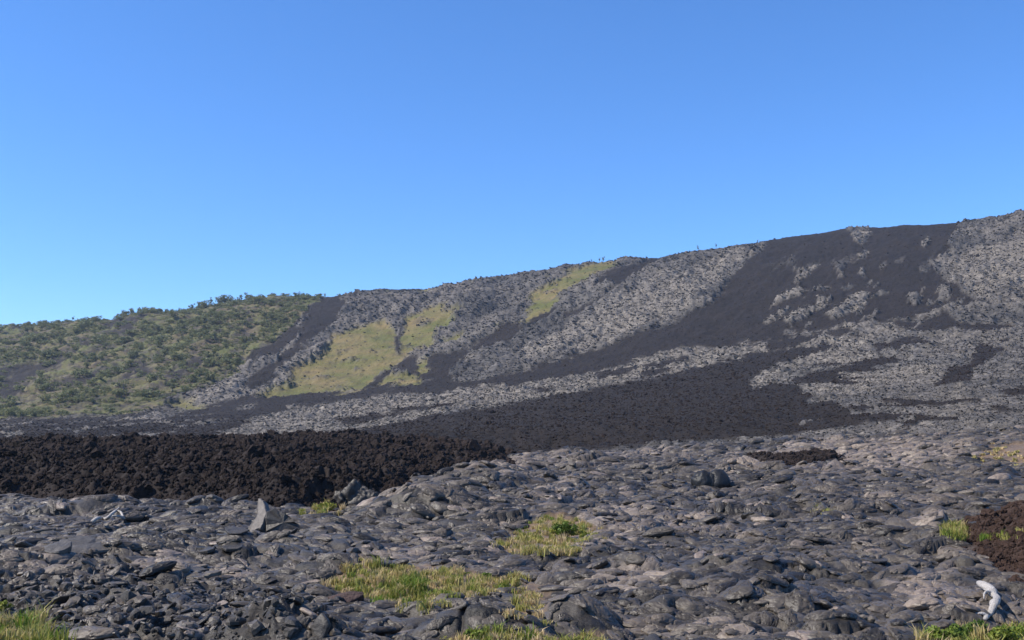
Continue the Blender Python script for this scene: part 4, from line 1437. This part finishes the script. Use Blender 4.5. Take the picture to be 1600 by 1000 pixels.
# ------------------------------------------------------------------ trees and bushes of the hillside
def tree_proto(rng, kind):
    """crown and trunk meshes about 1 m high."""
    cs, rs_, limbs = [], [], []
    if kind == 'round':
        for i in range(9):
            a = rng.uniform(0, 6.28); r = rng.uniform(0.05, 0.36)
            c = np.array([math.cos(a) * r, math.sin(a) * r, rng.uniform(0.16, 0.70)]); cs.append(c); rs_.append(rng.uniform(0.16, 0.27))
            limbs.append(tube(spline([(0, 0, 0.1), c * np.array([.4, .4, .6]), c], 4), [0.03, 0.02, 0.014, 0.008], 5))
        tr = tube([(0, 0, -0.08), (0.01, 0, 0.1), (0.02, 0, 0.25)], [0.05, 0.045, 0.035], 6); n = 330; leaf = 0.062
    elif kind == 'tall':
        for i in range(9):
            a = rng.uniform(0, 6.28); z = rng.uniform(0.40, 0.92); r = rng.uniform(0.04, 0.26)
            c = np.array([math.cos(a) * r, math.sin(a) * r, z]); cs.append(c); rs_.append(rng.uniform(0.08, 0.15))
            limbs.append(tube(spline([(0.02, 0, 0.3), c * np.array([.4, .4, .75]), c], 4), [0.024, 0.016, 0.012, 0.006], 5))
        tr = tube([(0, 0, -0.08), (0.02, 0, 0.2), (0.0, 0.01, 0.5), (0.02, 0, 0.75)], [0.04, 0.032, 0.024, 0.012], 6); n = 260; leaf = 0.048
    else:  # low spreading
        for i in range(10):
            a = rng.uniform(0, 6.28); r = rng.uniform(0.1, 0.72)
            c = np.array([math.cos(a) * r, math.sin(a) * r, rng.uniform(0.12, 0.62) * (1 - 0.4 * r)]); cs.append(c); rs_.append(rng.uniform(0.22, 0.34))
            limbs.append(tube(spline([(0, 0, 0.05), c * np.array([.5, .5, .6]), c], 4), [0.03, 0.02, 0.014, 0.008], 5))
        tr = tube([(0, 0, -0.08), (0, 0, 0.12)], [0.05, 0.04], 6); n = 340; leaf = 0.085
    VV, FF, hu = leaf_cloud(rng, cs, rs_, n, leaf, 0.1, 0.8)
    VV[:, 2] = np.maximum(VV[:, 2], 0.02)
    crown = mesh_np('crown', VV, FF, MAT_LEAF, False, {'hue': hu})
    tv = join([tr] + limbs)
    return crown, mesh_np('trunk', tv[0], tv[1], MAT_BARK, True)


rtz = np.random.default_rng(71)
PT = {k: [tree_proto(rtz, k) for _ in range(4)] for k in ('round', 'tall', 'low')}


def plant_tree(name, p, kind, size, label, cat, group, i, wide=1.0):
    e = empty(name, p, rtz.uniform(0, 6.28))
    e.scale = (size * wide, size * wide, size)
    cr, tr = PT[kind][i % 4]
    link(bpy.data.objects.new('crown', cr), e)
    link(bpy.data.objects.new('trunk', tr), e)
    return tag(e, label, cat, group)


def skyline(px):
    u = (px - 800) / FPX * 1.005
    c = int(np.argmin(np.abs(HILL.u - u)))
    el = (HILL.Z[:, c] - EYE) / HILL.Y
    r = int(np.argmax(el))
    return Vector((HILL.X[r, c], HILL.Y[r], HILL.Z[r, c]))


RIDGE_TREES = [(112, 9, 'tall'), (150, 5, 'low'), (183, 10, 'round'), (192, 12, 'round'), (203, 14, 'round'), (215, 13, 'tall'), (224, 12, 'tall'), (236, 10, 'round'), (247, 9, 'low'),
               (258, 9, 'round'), (268, 8, 'low'), (278, 8, 'tall'), (290, 7, 'low'), (300, 13, 'tall'), (309, 17, 'round'), (318, 19, 'round'), (327, 16, 'tall'), (341, 19, 'round'),
               (349, 20, 'round'), (357, 16, 'round'), (367, 12, 'low'), (376, 14, 'tall'), (384, 15, 'tall'), (394, 9, 'low'), (408, 7, 'low'), (425, 6, 'low'), (440, 6, 'low'), (466, 11, 'tall'),
               (476, 8, 'low'), (497, 7, 'low'), (507, 7, 'tall'), (530, 4, 'low')]
for i, (a, h, k) in enumerate(RIDGE_TREES):
    p = skyline(a)
    plant_tree('ridge_tree', p - Vector((0, 0, 0.3)), k, (h + 2) * p.y / FPX * 0.85, '%s grey-green tree silhouetted on the left ridge, %s' % ({'tall': 'slender', 'round': 'round', 'low': 'low'}[k], 'far left' if a < 170 else 'above the upper dark scar' if a < 232 else 'left of the tallest trees' if a < 303 else 'among the tallest trees' if a < 390 else 'towards the dark gully'), 'tree', 'trees along the left ridge line', i, 1.0 if k != 'tall' else 0.9)
for i, (a, h, lab) in enumerate([(937, 8, 'thin lone shrub on the ridge above the bright grass streak, left of a pair'), (944, 10, 'small dark lone shrub on the ridge above the bright grass streak, right of a pair'),
                                 (925, 5, 'lowest lone shrub on the ridge, left of the pair'), (1093, 9, 'lone dark shrub on the bare ridge right of centre'),
                                 (1122, 8, 'lone tiny shrub on the bare ridge, second to the right of centre'), (1187, 5, 'lone tiny shrub on the ridge just left of the great dark flow')]):
    p = skyline(a)
    plant_tree('ridge_shrub', p - Vector((0, 0, 0.2)), 'tall', (h + 1) * p.y / FPX, lab, 'shrub', 'lone shrubs on the bare ridge', i, 0.7)

# bushes over the scrub slope: drawn evenly over the picture, denser high up
wv = vegH0.ravel() * (mask_polys(A_POLYS, px_h, py_h, 2.0).ravel() < 0.3) * (1 - 0.8 * scarH.ravel()) * (np.abs(px_h.ravel() - 300) < 330) * (px_h.ravel() > -15)
dens = (0.25 + 1.2 * sstep(0.0, 0.5, fbm(hx / 30, hy / 40, 4, 251).ravel() + 0.25)) * (0.5 + 1.3 * sstep(640, 500, py_h.ravel()))
wv = wv * dens
tot = 4200
ch = rtz.choice(len(wv), tot, replace=False, p=wv / wv.sum())
szs = np.clip(rtz.lognormal(math.log(1.75), 0.5, tot), 0.7, 5.2)
srt = np.argsort(-szs)
kinds = ['round', 'low', 'low', 'round', 'tall']
spec = [((95, 532), 16), (( 185, 613), 20), ((62, 590), 15), ((160, 530), 16), ((158, 557), 18), ((212, 550), 18), ((262, 515), 15), ((205, 555), 14), ((20, 640), 16), ((55, 645), 16), ((145, 625), 13), ((270, 490), 16), ((320, 520), 16)]
SPEC_AT = ['alone high on the left slope near the left edge', 'on bare ground low on the left slope', 'at the right rim of the big scar near the left edge',
           'above the upper dark scar on the left slope', 'between the two upper dark scars of the left slope', 'right of the upper dark scar, the upper of two', 'at the left foot of the slope, nearer the edge',
           'right of the upper dark scar, the lower of two', 'at the left foot of the slope, touching the dark flow', 'at the slope foot, second from the left edge', 'low on the slope, left of the one on bare ground',
           'just under the ridge trees left of the tallest', 'high on the slope, well right of the upper scar']
for i, ((a, b), h) in enumerate(spec):
    p = HILL.hit(a, b + h * 0.4)
    plant_tree('slope_tree', p - Vector((0, 0, 0.2)), 'round', h * p.y / FPX, 'large round dark bush ' + SPEC_AT[i], 'bush', 'large bushes on the left slope', i, 1.25)
def bush_label(v, kd):
    a, b = px_h.ravel()[v], py_h.ravel()[v]
    f = (b - np.interp(a, CREST[:, 0], CREST[:, 1])) / (655 - np.interp(a, CREST[:, 0], CREST[:, 1]))
    hgt = 'just under the ridge trees' if f < 0.14 else 'near the top' if f < 0.28 else 'high up' if f < 0.45 else 'halfway down' if f < 0.7 else 'at the foot'
    side = 'by the left edge' if a < 110 else 'above the dark scar' if a < 220 and f < 0.5 else 'below the dark scar' if a < 220 else 'in its middle' if a < 340 else 'beside the dark gully'
    return '%s grey-green bush %s on the left slope, %s' % ({'tall': 'slender', 'round': 'round', 'low': 'low'}[kd], hgt, side)


for i, k in enumerate(srt[:270]):
    p = Vector(VH[ch[k]])
    plant_tree('slope_bush', p - Vector((0, 0, 0.15)), kinds[i % 5], szs[k], bush_label(ch[k], kinds[i % 5]), 'bush', 'bushes on the left slope', i, 1.3)
# the rest, too small and many to tell apart
lowp = []
for q in range(6):
    rr = np.random.default_rng(90 + q)
    cs = [np.array([rr.uniform(-.5, .5), rr.uniform(-.5, .5), rr.uniform(.15, .55)]) for _ in range(6)]
    v, f, hu = leaf_cloud(rr, cs, [0.33] * 6, 150, 0.11, 0.1, 0.95)
    lowp.append(mesh_np('scrub_shape', v, f, MAT_LEAF, False, {'hue': hu}))
k = srt[270:]
sm = np.stack([szs[k] * 1.2, szs[k] * 1.2, szs[k] * 0.75], 1)
rz_ = np.zeros((len(k), 3)); rz_[:, 2] = rtz.uniform(0, 6.28, len(k))
o = gn_scatter('scrub', VH[ch[k]], sm, rz_, lowp)
tag(o, 'low scrub covering the left slope between the bushes', 'scrub', kind='stuff')

# ------------------------------------------------------------------ the air
lo, hi = np.array([-1500, -30, -3.0]), np.array([1500, 2700, 240.0])
Vb = np.array([[(lo, hi)[i][0], (lo, hi)[j][1], (lo, hi)[k][2]] for i in (0, 1) for j in (0, 1) for k in (0, 1)])
Fb = np.array([(0, 1, 3, 2), (4, 6, 7, 5), (0, 4, 5, 1), (2, 3, 7, 6), (0, 2, 6, 4), (1, 5, 7, 3)])
hm = bpy.data.materials.new('haze')
hm.use_nodes = True
for n_ in list(hm.node_tree.nodes):
    if n_.type == 'BSDF_PRINCIPLED':
        hm.node_tree.nodes.remove(n_)
pv = hm.node_tree.nodes.new('ShaderNodeVolumePrincipled')
pv.inputs['Color'].default_value = (0.62, 0.76, 1.0, 1)
pv.inputs['Density'].default_value = 0.00011
pv.inputs['Anisotropy'].default_value = 0.2
hm.node_tree.links.new(pv.outputs[0], hm.node_tree.nodes['Material Output'].inputs['Volume'])
tag(obj_np('haze', Vb, Fb, hm, None, False), kind='stuff')
